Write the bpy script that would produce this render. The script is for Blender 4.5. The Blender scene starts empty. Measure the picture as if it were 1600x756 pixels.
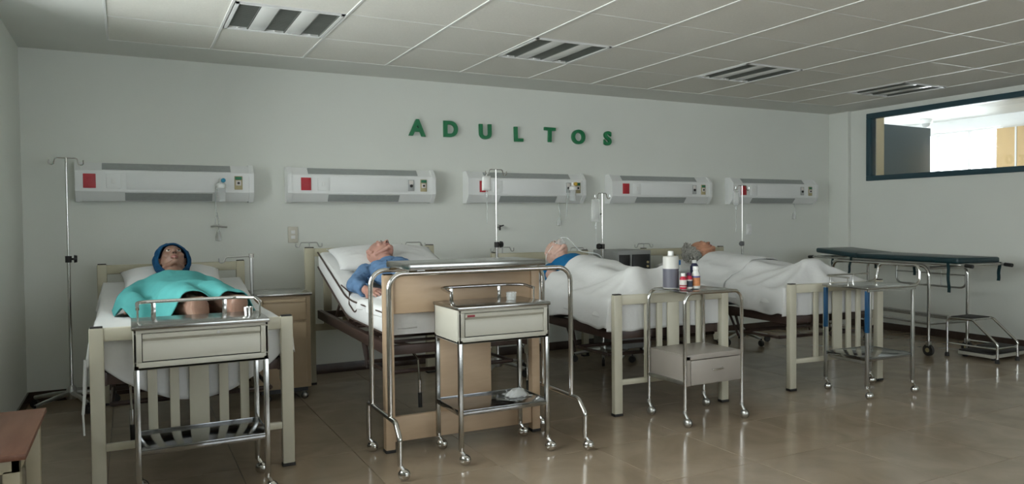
import bpy, bmesh, math, random
import numpy as np
from mathutils import Vector, Matrix, Quaternion
from mathutils import noise as mnoise

rnd = random.Random(7)
scene = bpy.context.scene
COL = scene.collection
PI = math.pi

# ------------------------------------------------------------------ camera, sky, light, exposure
CAM_R = [[0.888376, -0.45902, -0.00947], [-0.020933, -0.019891, -0.999583], [0.45864, 0.888203, -0.027279]]
cam_d = bpy.data.cameras.new('camera')
cam_d.sensor_width = 36.0
cam_d.lens = 1161.0 * 36.0 / 1600.0
cam_d.clip_start = 0.05
cam_d.clip_end = 200
cam = bpy.data.objects.new('camera', cam_d)
COL.objects.link(cam)
_r = Vector(CAM_R[0]); _u = -Vector(CAM_R[1]); _b = -Vector(CAM_R[2])
cam.matrix_world = Matrix(((_r.x, _u.x, _b.x, 0), (_r.y, _u.y, _b.y, 0), (_r.z, _u.z, _b.z, 1.2), (0, 0, 0, 1)))
scene.camera = cam

world = bpy.data.worlds.new('daylight_sky')
scene.world = world
world.use_nodes = True
bg = world.node_tree.nodes['Background']
bg.inputs['Color'].default_value = (0.86, 0.94, 1.0, 1)
bg.inputs['Strength'].default_value = 6.0

def area(name, loc, rot, sx, sy, power, color):
    l = bpy.data.lights.new(name, 'AREA')
    l.shape = 'RECTANGLE'; l.size = sx; l.size_y = sy
    l.energy = power; l.color = color
    o = bpy.data.objects.new(name, l); COL.objects.link(o)
    o.location = loc; o.rotation_euler = rot
    return o
# daylight entering by the window row of the left wall, and by the outer windows of the next room
area('daylight_left_window', (-0.95, 2.55, 1.62), (0, -PI/2, 0), 1.40, 4.4, 118, (0.95, 1.0, 0.935))
area('daylight_rear_window', (3.2, -2.9, 1.6), (PI/2, 0, 0), 5.0, 1.3, 5, (1.0, 0.96, 0.86))
area('daylight_outer_window', (11.9, 7.2, 1.8), (0, PI/2, 0), 1.5, 1.7, 120, (0.90, 1.0, 1.0))

scene.view_settings.view_transform = 'Standard'
scene.view_settings.look = 'None'
scene.view_settings.gamma = 1.0
scene.view_settings.use_curve_mapping = False
scene.view_settings.exposure = -0.05

# ------------------------------------------------------------------ materials
def mat(name, col, rough=0.5, metal=0.0, var=0.05, scale=8.0, bump=0.0, bscale=60.0, spec=0.5, alpha=1.0, detail=3.0, sheen=0.0, stretch=None):
    m = bpy.data.materials.new(name); m.use_nodes = True
    nt = m.node_tree; p = nt.nodes['Principled BSDF']
    p.inputs['Roughness'].default_value = rough
    p.inputs['Metallic'].default_value = metal
    p.inputs['Specular IOR Level'].default_value = spec
    p.inputs['Alpha'].default_value = alpha
    if sheen: p.inputs['Sheen Weight'].default_value = sheen
    tc = nt.nodes.new('ShaderNodeTexCoord')
    src = tc.outputs['Object']
    if stretch:
        mp = nt.nodes.new('ShaderNodeMapping'); mp.inputs['Scale'].default_value = stretch
        nt.links.new(src, mp.inputs['Vector']); src = mp.outputs['Vector']
    n = nt.nodes.new('ShaderNodeTexNoise'); n.inputs['Scale'].default_value = scale; n.inputs['Detail'].default_value = detail
    nt.links.new(src, n.inputs['Vector'])
    r = nt.nodes.new('ShaderNodeValToRGB')
    a = [max(0, c*(1-var)) for c in col]; b = [min(1, c*(1+var)) for c in col]
    r.color_ramp.elements[0].position = 0.3; r.color_ramp.elements[1].position = 0.7
    r.color_ramp.elements[0].color = (*a, 1); r.color_ramp.elements[1].color = (*b, 1)
    nt.links.new(n.outputs['Fac'], r.inputs['Fac'])
    nt.links.new(r.outputs['Color'], p.inputs['Base Color'])
    if bump:
        n2 = nt.nodes.new('ShaderNodeTexNoise'); n2.inputs['Scale'].default_value = bscale; n2.inputs['Detail'].default_value = 4
        nt.links.new(src, n2.inputs['Vector'])
        bp = nt.nodes.new('ShaderNodeBump'); bp.inputs['Strength'].default_value = bump; bp.inputs['Distance'].default_value = 0.01
        nt.links.new(n2.outputs['Fac'], bp.inputs['Height'])
        nt.links.new(bp.outputs['Normal'], p.inputs['Normal'])
    return m

def glass_mat(name, tint=(1, 1, 1), gloss=0.12, rough=0.02):
    # thin clear sheet: lets light straight through, reflects at grazing angles
    m = bpy.data.materials.new(name); m.use_nodes = True
    nt = m.node_tree
    for nd in list(nt.nodes):
        if nd.type != 'OUTPUT_MATERIAL': nt.nodes.remove(nd)
    out = [nd for nd in nt.nodes if nd.type == 'OUTPUT_MATERIAL'][0]
    t = nt.nodes.new('ShaderNodeBsdfTransparent'); t.inputs['Color'].default_value = (*tint, 1)
    g = nt.nodes.new('ShaderNodeBsdfGlossy'); g.inputs['Roughness'].default_value = rough
    f = nt.nodes.new('ShaderNodeFresnel'); f.inputs['IOR'].default_value = 1.45
    ad = nt.nodes.new('ShaderNodeMath'); ad.operation = 'MULTIPLY_ADD'; ad.inputs[1].default_value = 1.0; ad.inputs[2].default_value = gloss*0.3
    ad.use_clamp = True
    mx = nt.nodes.new('ShaderNodeMixShader')
    nt.links.new(f.outputs['Fac'], ad.inputs[0]); nt.links.new(ad.outputs[0], mx.inputs['Fac'])
    nt.links.new(t.outputs[0], mx.inputs[1]); nt.links.new(g.outputs[0], mx.inputs[2])
    nt.links.new(mx.outputs[0], out.inputs['Surface'])
    return m

def plastic_film(name, tint, mix=0.35, rough=0.25):
    m = bpy.data.materials.new(name); m.use_nodes = True
    nt = m.node_tree; p = nt.nodes['Principled BSDF']
    p.inputs['Base Color'].default_value = (*tint, 1); p.inputs['Roughness'].default_value = rough
    out = [nd for nd in nt.nodes if nd.type == 'OUTPUT_MATERIAL'][0]
    t = nt.nodes.new('ShaderNodeBsdfTransparent')
    mx = nt.nodes.new('ShaderNodeMixShader'); mx.inputs['Fac'].default_value = mix
    nt.links.new(t.outputs[0], mx.inputs[1]); nt.links.new(p.outputs[0], mx.inputs[2]); nt.links.new(mx.outputs[0], out.inputs['Surface'])
    return m

def skin_mat(name, col):
    m = mat(name, col, 0.48, var=0.10, scale=26, bump=0.08, bscale=220)
    p = m.node_tree.nodes['Principled BSDF']
    p.inputs['Subsurface Weight'].default_value = 0.05
    return m

def floor_mat():
    m = bpy.data.materials.new('polished_porcelain_tile'); m.use_nodes = True
    nt = m.node_tree; p = nt.nodes['Principled BSDF']
    tc = nt.nodes.new('ShaderNodeTexCoord')
    oi = nt.nodes.new('ShaderNodeObjectInfo')
    ad = nt.nodes.new('ShaderNodeVectorMath'); ad.operation = 'ADD'
    sc = nt.nodes.new('ShaderNodeVectorMath'); sc.operation = 'SCALE'; sc.inputs['Scale'].default_value = 3.0
    nt.links.new(oi.outputs['Location'], sc.inputs[0])
    nt.links.new(tc.outputs['Object'], ad.inputs[0]); nt.links.new(sc.outputs[0], ad.inputs[1])
    n = nt.nodes.new('ShaderNodeTexNoise'); n.inputs['Scale'].default_value = 3.5; n.inputs['Detail'].default_value = 6; n.inputs['Distortion'].default_value = 0.8
    nt.links.new(ad.outputs[0], n.inputs['Vector'])
    r = nt.nodes.new('ShaderNodeValToRGB')
    r.color_ramp.elements[0].position = 0.3; r.color_ramp.elements[1].position = 0.72
    r.color_ramp.elements[0].color = (0.285, 0.222, 0.155, 1); r.color_ramp.elements[1].color = (0.375, 0.298, 0.215, 1)
    nt.links.new(n.outputs['Fac'], r.inputs['Fac'])
    nt.links.new(r.outputs['Color'], p.inputs['Base Color'])
    p.inputs['Roughness'].default_value = 0.15
    p.inputs['Specular IOR Level'].default_value = 0.5
    return m

def wood_mat(name, c1, c2, rough=0.45, axis_scale=(2, 22, 22)):
    m = bpy.data.materials.new(name); m.use_nodes = True
    nt = m.node_tree; p = nt.nodes['Principled BSDF']
    tc = nt.nodes.new('ShaderNodeTexCoord'); mp = nt.nodes.new('ShaderNodeMapping'); mp.inputs['Scale'].default_value = axis_scale
    n = nt.nodes.new('ShaderNodeTexNoise'); n.inputs['Scale'].default_value = 1.6; n.inputs['Detail'].default_value = 6; n.inputs['Distortion'].default_value = 0.5
    r = nt.nodes.new('ShaderNodeValToRGB')
    r.color_ramp.elements[0].position = 0.35; r.color_ramp.elements[1].position = 0.65
    r.color_ramp.elements[0].color = (*c1, 1); r.color_ramp.elements[1].color = (*c2, 1)
    nt.links.new(tc.outputs['Object'], mp.inputs['Vector']); nt.links.new(mp.outputs[0], n.inputs['Vector'])
    nt.links.new(n.outputs['Fac'], r.inputs['Fac']); nt.links.new(r.outputs['Color'], p.inputs['Base Color'])
    p.inputs['Roughness'].default_value = rough
    return m

def emit_mat(name, col, s):
    m = bpy.data.materials.new(name); m.use_nodes = True
    p = m.node_tree.nodes['Principled BSDF']
    p.inputs['Base Color'].default_value = (*col, 1)
    p.inputs['Emission Color'].default_value = (*col, 1); p.inputs['Emission Strength'].default_value = s
    return m

M = {}
M['wall'] = mat('white_wall_paint', (0.71, 0.725, 0.67), 0.75, var=0.012, scale=2.2, bump=0.05, bscale=90, spec=0.25)
M['ceil'] = mat('gypsum_ceiling_paint', (0.70, 0.70, 0.655), 0.85, var=0.015, scale=3, bump=0.04, bscale=120, spec=0.2)
M['tile'] = mat('mineral_fibre_tile', (0.74, 0.72, 0.655), 0.9, var=0.03, scale=90, bump=0.25, bscale=220, spec=0.15)
M['tbar'] = mat('white_tee_bar', (0.74, 0.735, 0.71), 0.4, var=0.02)
M['floor'] = floor_mat()
M['grout'] = mat('dark_grout', (0.15, 0.125, 0.10), 0.8, var=0.1, scale=20)
M['base'] = mat('dark_brown_skirting', (0.060, 0.040, 0.032), 0.25, var=0.15, scale=14)
M['teal_frame'] = mat('dark_teal_window_frame', (0.022, 0.060, 0.078), 0.4, var=0.08)
M['glass'] = glass_mat('window_glass')
M['plastic_white'] = mat('white_panel_plastic', (0.78, 0.79, 0.77), 0.42, var=0.012, scale=5)
M['plastic_grey'] = mat('grey_diffuser', (0.34, 0.36, 0.345), 0.45, var=0.04, scale=40)
M['red'] = mat('red_socket_plate', (0.42, 0.022, 0.032), 0.4, var=0.06)
M['green_plate'] = mat('green_gas_plate', (0.02, 0.19, 0.09), 0.4, var=0.06)
M['green_letter'] = mat('dark_green_letter_paint', (0.008, 0.17, 0.062), 0.45, var=0.05)
M['outlet_grey'] = mat('grey_outlet', (0.40, 0.41, 0.40), 0.4, var=0.05)
M['outlet_gold'] = mat('bronze_outlet', (0.42, 0.36, 0.20), 0.4, var=0.06)
M['cream_plate'] = mat('cream_wall_plate', (0.60, 0.57, 0.48), 0.45, var=0.03)
M['chrome'] = mat('chrome_tube', (0.62, 0.61, 0.585), 0.16, metal=1.0, var=0.03, scale=30)
M['steel'] = mat('brushed_stainless', (0.44, 0.44, 0.42), 0.22, metal=1.0, var=0.05, scale=40, stretch=(1, 12, 1))
M['dull_steel'] = mat('dull_stainless', (0.52, 0.52, 0.50), 0.36, metal=1.0, var=0.06, scale=30)
M['cream'] = mat('cream_bed_enamel', (0.57, 0.54, 0.425), 0.4, var=0.04, scale=6)
M['shelf_steel'] = mat('polished_shelf_steel', (0.36, 0.37, 0.38), 0.13, metal=1.0, var=0.04, scale=20)
M['olive'] = mat('beige_headboard_enamel', (0.44, 0.41, 0.295), 0.42, var=0.04, scale=6)
M['white_enamel'] = mat('white_enamel', (0.48, 0.465, 0.395), 0.35, var=0.015, scale=6)
M['pink_grey'] = mat('grey_white_enamel', (0.36, 0.325, 0.285), 0.36, var=0.03, scale=6)
M['brown_steel'] = mat('dark_brown_bed_steel', (0.060, 0.036, 0.028), 0.45, var=0.12, scale=10)
M['tan'] = wood_mat('tan_laminate', (0.50, 0.36, 0.235), (0.545, 0.40, 0.265), 0.4, (3, 3, 14))
M['tan_metal'] = mat('tan_cabinet_enamel', (0.45, 0.345, 0.225), 0.42, var=0.05, scale=5)
M['sheet'] = mat('white_cotton_sheet', (0.68, 0.68, 0.665), 0.9, var=0.015, scale=9, bump=0.18, bscale=38, spec=0.15, sheen=0.1)
M['pillow'] = mat('white_pillow_cotton', (0.70, 0.70, 0.69), 0.9, var=0.02, scale=9, bump=0.2, bscale=30, spec=0.15)
M['blue_vinyl'] = mat('navy_blue_vinyl', (0.012, 0.055, 0.125), 0.4, var=0.1)
M['teal_vinyl'] = mat('dark_teal_vinyl', (0.010, 0.035, 0.042), 0.35, var=0.12, scale=12, bump=0.1, bscale=50)
M['black'] = mat('black_plastic', (0.012, 0.012, 0.012), 0.4, var=0.1)
M['rubber'] = mat('black_rubber', (0.02, 0.018, 0.016), 0.6, var=0.1)
M['aqua'] = mat('aqua_gown_cloth', (0.085, 0.33, 0.32), 0.9, var=0.05, scale=12, bump=0.25, bscale=30, spec=0.1)
M['pyjama'] = mat('blue_pyjama_cloth', (0.115, 0.20, 0.335), 0.9, var=0.10, scale=18, bump=0.3, bscale=35, spec=0.1)
M['gown_blue'] = mat('royal_blue_gown_cloth', (0.015, 0.145, 0.33), 0.9, var=0.08, scale=16, bump=0.25, bscale=35, spec=0.1)
M['gown_teal'] = mat('pale_teal_gown_cloth', (0.10, 0.33, 0.32), 0.9, var=0.08, scale=16, bump=0.25, bscale=35, spec=0.1)
M['cap'] = mat('navy_surgical_cap_cloth', (0.012, 0.062, 0.14), 0.85, var=0.2, scale=60, bump=0.5, bscale=80, spec=0.1)
M['hair'] = mat('grey_curly_hair', (0.33, 0.32, 0.285), 0.7, var=0.35, scale=70, bump=0.5, bscale=120)
M['skin1'] = skin_mat('brown_mannequin_skin', (0.265, 0.155, 0.11))
M['skin2'] = skin_mat('tan_mannequin_skin', (0.42, 0.225, 0.175))
M['skin3'] = skin_mat('pale_pink_mannequin_skin', (0.62, 0.40, 0.32))
M['skin4'] = skin_mat('orange_tan_mannequin_skin', (0.47, 0.235, 0.145))
M['lip'] = mat('mannequin_lip', (0.30, 0.12, 0.10), 0.45, var=0.08)
M['dark_skin'] = mat('mannequin_nostril', (0.05, 0.025, 0.02), 0.6)
M['brow'] = mat('painted_eyebrow', (0.10, 0.06, 0.045), 0.7)
M['sclera'] = mat('eye_white', (0.60, 0.57, 0.52), 0.25)
M['iris'] = mat('dark_iris', (0.03, 0.02, 0.015), 0.2)
M['bench_top'] = wood_mat('reddish_brown_laminate', (0.20, 0.085, 0.05), (0.25, 0.115, 0.07), 0.42, (14, 2, 14))
M['bench_leg'] = mat('cream_bench_leg', (0.50, 0.44, 0.31), 0.45, var=0.04)
M['clear'] = plastic_film('clear_plastic', (0.80, 0.83, 0.82), 0.30, 0.1)
M['clear2'] = plastic_film('clear_tubing', (0.72, 0.75, 0.73), 0.5, 0.2)
M['bag'] = plastic_film('translucent_bag', (0.80, 0.81, 0.79), 0.36, 0.2)
M['bag_white'] = mat('white_bag_plastic', (0.76, 0.76, 0.73), 0.4, var=0.03)
M['bottle_white'] = mat('translucent_white_bottle', (0.62, 0.61, 0.57), 0.4, var=0.02)
M['bottle_grey'] = mat('grey_liquid_seen_through_bottle', (0.135, 0.135, 0.165), 0.35, var=0.05)
M['cap_white'] = mat('white_cap_plastic', (0.76, 0.76, 0.73), 0.4, var=0.02)
M['cap_blue'] = mat('blue_cap_plastic', (0.01, 0.14, 0.38), 0.35, var=0.05)
M['bottle_red'] = mat('red_bottle', (0.50, 0.02, 0.05), 0.3, var=0.05)
M['label_white'] = mat('white_label_paper', (0.66, 0.62, 0.58), 0.6, var=0.04, scale=60)
M['label_navy'] = mat('navy_label_print', (0.022, 0.03, 0.055), 0.5, var=0.06)
M['label_red'] = mat('dark_red_label_print', (0.25, 0.02, 0.03), 0.5)
M['label_orange'] = mat('orange_label_print', (0.62, 0.24, 0.09), 0.5, var=0.12, scale=50)
M['label_blue'] = mat('blue_label_print', (0.09, 0.12, 0.34), 0.5, var=0.05)
M['navy_bottle'] = mat('navy_bottle_plastic', (0.022, 0.022, 0.06), 0.3, var=0.05)
M['purple_cap'] = mat('dark_purple_cap', (0.075, 0.02, 0.075), 0.4)
M['yellow'] = mat('yellow_knob_plastic', (0.62, 0.40, 0.05), 0.4)
M['blue_knob'] = mat('blue_knob_plastic', (0.03, 0.25, 0.40), 0.4)
M['blue_film'] = mat('blue_protective_film', (0.010, 0.07, 0.165), 0.35, var=0.1)
M['grey_box'] = mat('grey_cabinet_enamel', (0.25, 0.255, 0.245), 0.45, var=0.04)
M['beige_beyond'] = mat('beige_wall_paint', (0.62, 0.53, 0.33), 0.7, var=0.02)
M['orange_beyond'] = mat('ochre_wall_paint', (0.60, 0.42, 0.20), 0.7, var=0.03)
M['blue_door'] = mat('dark_slate_blue_door', (0.045, 0.085, 0.11), 0.4, var=0.05)
M['green_board'] = mat('green_board', (0.05, 0.30, 0.16), 0.5, var=0.05)
M['white_beyond'] = mat('white_corridor_paint', (0.80, 0.82, 0.80), 0.7, var=0.01)
M['reflector'] = mat('mirror_louvre', (0.30, 0.31, 0.30), 0.16, metal=1.0, var=0.04)
M['lampwhite'] = mat('white_lamp_enamel', (0.80, 0.80, 0.78), 0.4, var=0.01)
M['strip'] = mat('glossy_white_enamel', (0.74, 0.74, 0.71), 0.12, var=0.01)
M['louvre'] = mat('dark_grey_louvre', (0.20, 0.21, 0.19), 0.35, metal=0.3, var=0.06)
M['tube'] = mat('unlit_fluorescent_tube', (0.80, 0.81, 0.79), 0.25, var=0.01)

# ------------------------------------------------------------------ mesh helpers
class MB:
    def __init__(s): s.bm = bmesh.new()
    def box(s, x0, x1, y0, y1, z0, z1, bev=0.0, seg=2, mx=None):
        r = bmesh.ops.create_cube(s.bm, size=1.0)
        vs = r['verts']
        T = Matrix.Translation(((x0+x1)/2, (y0+y1)/2, (z0+z1)/2)) @ Matrix.Diagonal((abs(x1-x0), abs(y1-y0), abs(z1-z0), 1))
        bmesh.ops.transform(s.bm, matrix=T, verts=vs)
        if bev > 0:
            es = list({e for v in vs for e in v.link_edges})
            rb = bmesh.ops.bevel(s.bm, geom=es, offset=bev, segments=seg, profile=0.5, affect='EDGES', clamp_overlap=True)
            vs = list({v for f in rb['faces'] for v in f.verts} | {v for v in vs if v.is_valid})
        if mx is not None: bmesh.ops.transform(s.bm, matrix=mx, verts=vs)
        return s
    def tube(s, pts, r, seg=10, closed=False, fil=0.0, fseg=5):
        pts = [Vector(p) for p in pts]
        if fil > 0: pts = fillet(pts, fil, fseg, closed)
        n = len(pts)
        rs = r if isinstance(r, (list, tuple)) else [r]*n
        if len(rs) != n:
            rs = [rs[0] + (rs[-1]-rs[0])*i/(n-1) for i in range(n)]
        tang = []
        for i in range(n):
            a = pts[i-1] if (i > 0 or closed) else pts[i]
            b = pts[(i+1) % n] if (i < n-1 or closed) else pts[i]
            t = (b-a)
            tang.append(t.normalized() if t.length > 1e-9 else Vector((0, 0, 1)))
        ref = Vector((0, 0, 1)) if abs(tang[0].z) < 0.9 else Vector((1, 0, 0))
        nrm = (ref - tang[0]*ref.dot(tang[0])).normalized()
        rings = []
        for i in range(n):
            if i > 0:
                q = tang[i-1].rotation_difference(tang[i]); nrm = (q @ nrm)
                nrm = (nrm - tang[i]*nrm.dot(tang[i])).normalized()
            bn = tang[i].cross(nrm)
            rings.append([s.bm.verts.new(pts[i] + (nrm*math.cos(2*PI*k/seg) + bn*math.sin(2*PI*k/seg))*rs[i]) for k in range(seg)])
        m = n if closed else n-1
        for i in range(m):
            A = rings[i]; B = rings[(i+1) % n]
            for k in range(seg):
                s.bm.faces.new((A[k], A[(k+1) % seg], B[(k+1) % seg], B[k]))
        if not closed:
            s.bm.faces.new(list(reversed(rings[0]))); s.bm.faces.new(rings[-1])
        return s
    def lathe(s, prof, c=(0, 0, 0), seg=20, mx=None):
        rings = []; allv = []
        for (r, z) in prof:
            if r < 1e-6:
                v = s.bm.verts.new((c[0], c[1], c[2]+z)); rings.append([v]); allv.append(v)
            else:
                R = [s.bm.verts.new((c[0]+r*math.cos(2*PI*k/seg), c[1]+r*math.sin(2*PI*k/seg), c[2]+z)) for k in range(seg)]
                rings.append(R); allv += R
        for A, B in zip(rings, rings[1:]):
            for k in range(seg):
                k2 = (k+1) % seg
                if len(A) == 1 and len(B) == 1: continue
                if len(A) == 1: s.bm.faces.new((A[0], B[k2], B[k]))
                elif len(B) == 1: s.bm.faces.new((A[k], A[k2], B[0]))
                else: s.bm.faces.new((A[k], A[k2], B[k2], B[k]))
        if len(rings[0]) > 1: s.bm.faces.new(list(reversed(rings[0])))
        if len(rings[-1]) > 1: s.bm.faces.new(rings[-1])
        if mx is not None: bmesh.ops.transform(s.bm, matrix=mx, verts=allv)
        return s
    def ball(s, c, r, sc=(1, 1, 1), rot=None, sub=2):
        rr = bmesh.ops.create_icosphere(s.bm, subdivisions=sub, radius=r)
        T = Matrix.Translation(c) @ (rot.to_4x4() if rot is not None else Matrix.Identity(4)) @ Matrix.Diagonal((*sc, 1))
        bmesh.ops.transform(s.bm, matrix=T, verts=rr['verts'])
        return s
    def sweep(s, pts, ws, ds, side, seg=24):
        # closed body of elliptic sections; side = the width axis
        pts = [Vector(p) for p in pts]; n = len(pts); rings = []
        for i in range(n):
            t = (pts[min(i+1, n-1)]-pts[max(i-1, 0)]).normalized()
            sx = Vector(side); sx = (sx - t*sx.dot(t)).normalized(); dz = t.cross(sx)
            rings.append([s.bm.verts.new(pts[i]+sx*ws[i]*math.cos(2*PI*k/seg)+dz*ds[i]*math.sin(2*PI*k/seg)) for k in range(seg)])
        for A, B in zip(rings, rings[1:]):
            for k in range(seg): s.bm.faces.new((A[k], A[(k+1) % seg], B[(k+1) % seg], B[k]))
        s.bm.faces.new(list(reversed(rings[0]))); s.bm.faces.new(rings[-1])
        return s
    def caps(s, a, b, ra, rb, seg=14):
        # tapered limb with round ends
        a = Vector(a); b = Vector(b)
        s.tube([a, a.lerp(b, 0.5), b], [ra, (ra+rb)/2, rb], seg)
        s.ball(a, ra, sub=2); s.ball(b, rb, sub=2)
        return s
    def prism(s, pts, axis, a, b):
        # polygon (2-D, in the other two axes) extruded along axis from a to b
        def P(u, v, w):
            return {'x': (w, u, v), 'y': (u, w, v), 'z': (u, v, w)}[axis]
        A = [s.bm.verts.new(P(u, v, a)) for u, v in pts]; B = [s.bm.verts.new(P(u, v, b)) for u, v in pts]
        n = len(pts)
        s.bm.faces.new(A); s.bm.faces.new(list(reversed(B)))
        for i in range(n): s.bm.faces.new((A[i], B[i], B[(i+1) % n], A[(i+1) % n]))
        return s
    def build(s, name, m, parent=None, smooth=40):
        bm = s.bm
        bmesh.ops.recalc_face_normals(bm, faces=bm.faces)
        me = bpy.data.meshes.new(name); bm.to_mesh(me); bm.free()
        return link(name, me, m, parent, smooth)

def link(name, me, m, parent=None, smooth=40):
    if m is not None:
        for mm in (m if isinstance(m, (list, tuple)) else [m]): me.materials.append(mm)
    if smooth:
        for p in me.polygons: p.use_smooth = True
        if smooth < 180: me.set_sharp_from_angle(angle=math.radians(smooth))
    o = bpy.data.objects.new(name, me); COL.objects.link(o)
    if parent is not None: o.parent = parent
    return o

def fillet(pts, r, seg, closed=False):
    out = []; n = len(pts)
    for i, p in enumerate(pts):
        if not closed and i in (0, n-1): out.append(p); continue
        a = pts[i-1]-p; b = pts[(i+1) % n]-p
        la, lb = a.length, b.length
        a.normalize(); b.normalize()
        ang = a.angle(b)
        if ang > PI-0.02: out.append(p); continue
        d = min(r/math.tan(ang/2), la*0.49, lb*0.49)
        rr = d*math.tan(ang/2)
        bis = (a+b).normalized(); c = p+bis*(rr/math.sin(ang/2))
        s0 = p+a*d-c; s1 = p+b*d-c
        tot = s0.angle(s1); ax = s0.cross(s1).normalized()
        for k in range(seg+1):
            out.append(c+Quaternion(ax, tot*k/seg) @ s0)
    return out

def thing(name, label, cat, loc=(0, 0, 0), rz=0.0, group=None):
    o = bpy.data.objects.new(name, None); COL.objects.link(o)
    o.empty_display_size = 0.1
    o.location = loc; o.rotation_euler = (0, 0, rz)
    o['label'] = label; o['category'] = cat
    if group: o['group'] = group
    return o
def tag(o, label, cat, group=None):
    o['label'] = label; o['category'] = cat
    if group: o['group'] = group
    return o
def struct(o): o['kind'] = 'structure'; return o
def dup(o, parent):
    c = o.copy(); COL.objects.link(c); c.parent = parent
    for ch in o.children: dup(ch, c)
    return c

# ------------------------------------------------------------------ the room
XL, XR, YB, YF, ZC = -0.63, 7.25, 5.96, -2.7, 2.4
P0, PITCH, TH = -0.09, 0.62, 0.012          # ceiling grid: origin in x, pitch
GY0 = 3.02 - 0.62*9                          # grid lines in y
# walls
b = MB(); b.box(XL-0.15, XR+0.15, YB, YB+0.15, 0, ZC+0.1); struct(b.build('wall_back', M['wall']))
WZ0, WZ1, WY0, WY1 = 0.95, 2.30, 0.3, 4.78
b = MB()
b.box(XL-0.15, XL, YF, WY0, 0, ZC+0.1); b.box(XL-0.15, XL, WY1, YB, 0, ZC+0.1)
b.box(XL-0.15, XL, WY0, WY1, 0, WZ0); b.box(XL-0.15, XL, WY0, WY1, WZ1, ZC+0.1)
struct(b.build('wall_left', M['wall']))
RZ0, RZ1, RY0, RY1 = 1.61, 2.345, 2.2, 5.49
b = MB()
b.box(XR, XR+0.15, YF, RY0, 0, ZC+0.1); b.box(XR, XR+0.15, RY1, YB, 0, ZC+0.1)
b.box(XR, XR+0.15, RY0, RY1, 0, RZ0); b.box(XR, XR+0.15, RY0, RY1, RZ1, ZC+0.1)
struct(b.build('wall_right', M['wall']))
b = MB(); b.box(XR-0.05, XR, 5.70, YB, 0, ZC, 0.004); struct(b.build('trim_1', M['wall']))
b = MB()
b.box(XL-0.15, 0.6, YF-0.15, YF, 0, ZC+0.1); b.box(5.8, XR+0.15, YF-0.15, YF, 0, ZC+0.1)
b.box(0.6, 5.8, YF-0.15, YF, 0, 0.95); b.box(0.6, 5.8, YF-0.15, YF, 2.28, ZC+0.1)
struct(b.build('wall_front', M['wall']))
# skirting
b = MB(); b.box(XL, XR-0.05, YB-0.012, YB, 0, 0.075, 0.002); struct(b.build('baseboard_back', M['base']))
b = MB(); b.box(XR-0.012, XR, YF, 5.70, 0, 0.075, 0.002); struct(b.build('baseboard_right', M['base']))
b = MB(); b.box(XL, XL+0.012, YF, YB, 0, 0.075, 0.002); struct(b.build('baseboard_left', M['base']))
# windows
def window(name, axis, at, a0, a1, z0, z1, fr, muls, m, depth=0.06):
    root = bpy.data.objects.new(name, None); COL.objects.link(root); struct(root)
    f = MB()
    def bar(p0, p1, q0, q1, bb=f):
        if axis == 'x': bb.box(at-depth/2, at+depth/2, p0, p1, q0, q1, 0.004)
        else: bb.box(p0, p1, at-depth/2, at+depth/2, q0, q1, 0.004)
    bar(a0, a1, z0, z0+fr); bar(a0, a1, z1-fr, z1); bar(a0, a0+fr, z0+fr, z1-fr); bar(a1-fr, a1, z0+fr, z1-fr)
    f.build('window_frame', m, root)
    for u in muls:
        k = MB(); bar(u-0.025, u+0.025, z0+fr, z1-fr, k); k.build('mullion', m, root)
    edges = [a0+fr] + [e for u in muls for e in (u-0.025, u+0.025)] + [a1-fr]
    for i in range(0, len(edges), 2):
        g = MB()
        if axis == 'x': g.box(at-0.003, at+0.003, edges[i]-0.004, edges[i+1]+0.004, z0+fr-0.004, z1-fr+0.004)
        else: g.box(edges[i]-0.004, edges[i+1]+0.004, at-0.003, at+0.003, z0+fr-0.004, z1-fr+0.004)
        g.build('pane', M['glass'], root)
    return root
window('window_1', 'x', XR+0.02, RY0, RY1, RZ0, RZ1, 0.055, [], M['teal_frame'], 0.09)
window('window_2', 'x', XL-0.08, WY0, WY1, WZ0, WZ1, 0.05, [1.4, 2.53, 3.66], M['lampwhite'])
window('window_3', 'y', YF-0.08, 0.6, 5.8, 0.95, 2.28, 0.05, [1.9, 3.2, 4.5], M['lampwhite'])

# floor: every porcelain tile on a grout bed
b = MB(); b.box(XL-0.15, XR+0.15, YF-0.15, YB+0.15, -0.06, -0.004)
floor = struct(b.build('floor', M['grout']))
FT = 0.57
tile_me = None
i0 = int(math.floor((XL-2.17)/FT)); i1 = int(math.ceil((XR-2.17)/FT))
j0 = int(math.floor((YF-2.69)/FT)); j1 = int(math.ceil((YB-2.69)/FT))
def clip_tile(me_cache, x0, x1, y0, y1, ox, oy, z0, z1, bev, name, m, parent):
    key = (round(x0-ox, 4), round(x1-ox, 4), round(y0-oy, 4), round(y1-oy, 4))
    if key not in me_cache:
        q = MB(); q.box(x0-ox, x1-ox, y0-oy, y1-oy, z0, z1, bev, 1)
        o = q.build(name, m, parent, smooth=0); me_cache[key] = o.data
    else:
        o = bpy.data.objects.new(name, me_cache[key]); COL.objects.link(o); o.parent = parent
    o.location = (ox, oy, 0)
    return o
cache = {}
for i in range(i0, i1):
    for j in range(j0, j1):
        ox = 2.17+FT*(i+0.5); oy = 2.69+FT*(j+0.5)
        x0 = max(ox-FT/2+0.0012, XL); x1 = min(ox+FT/2-0.0012, XR); y0 = max(oy-FT/2+0.0012, YF); y1 = min(oy+FT/2-0.0012, YB)
        if x1-x0 < 0.01 or y1-y0 < 0.01: continue
        clip_tile(cache, x0, x1, y0, y1, ox, oy, -0.006, 0.0, 0.0008, 'floor_tile', M['floor'], floor)

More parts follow.
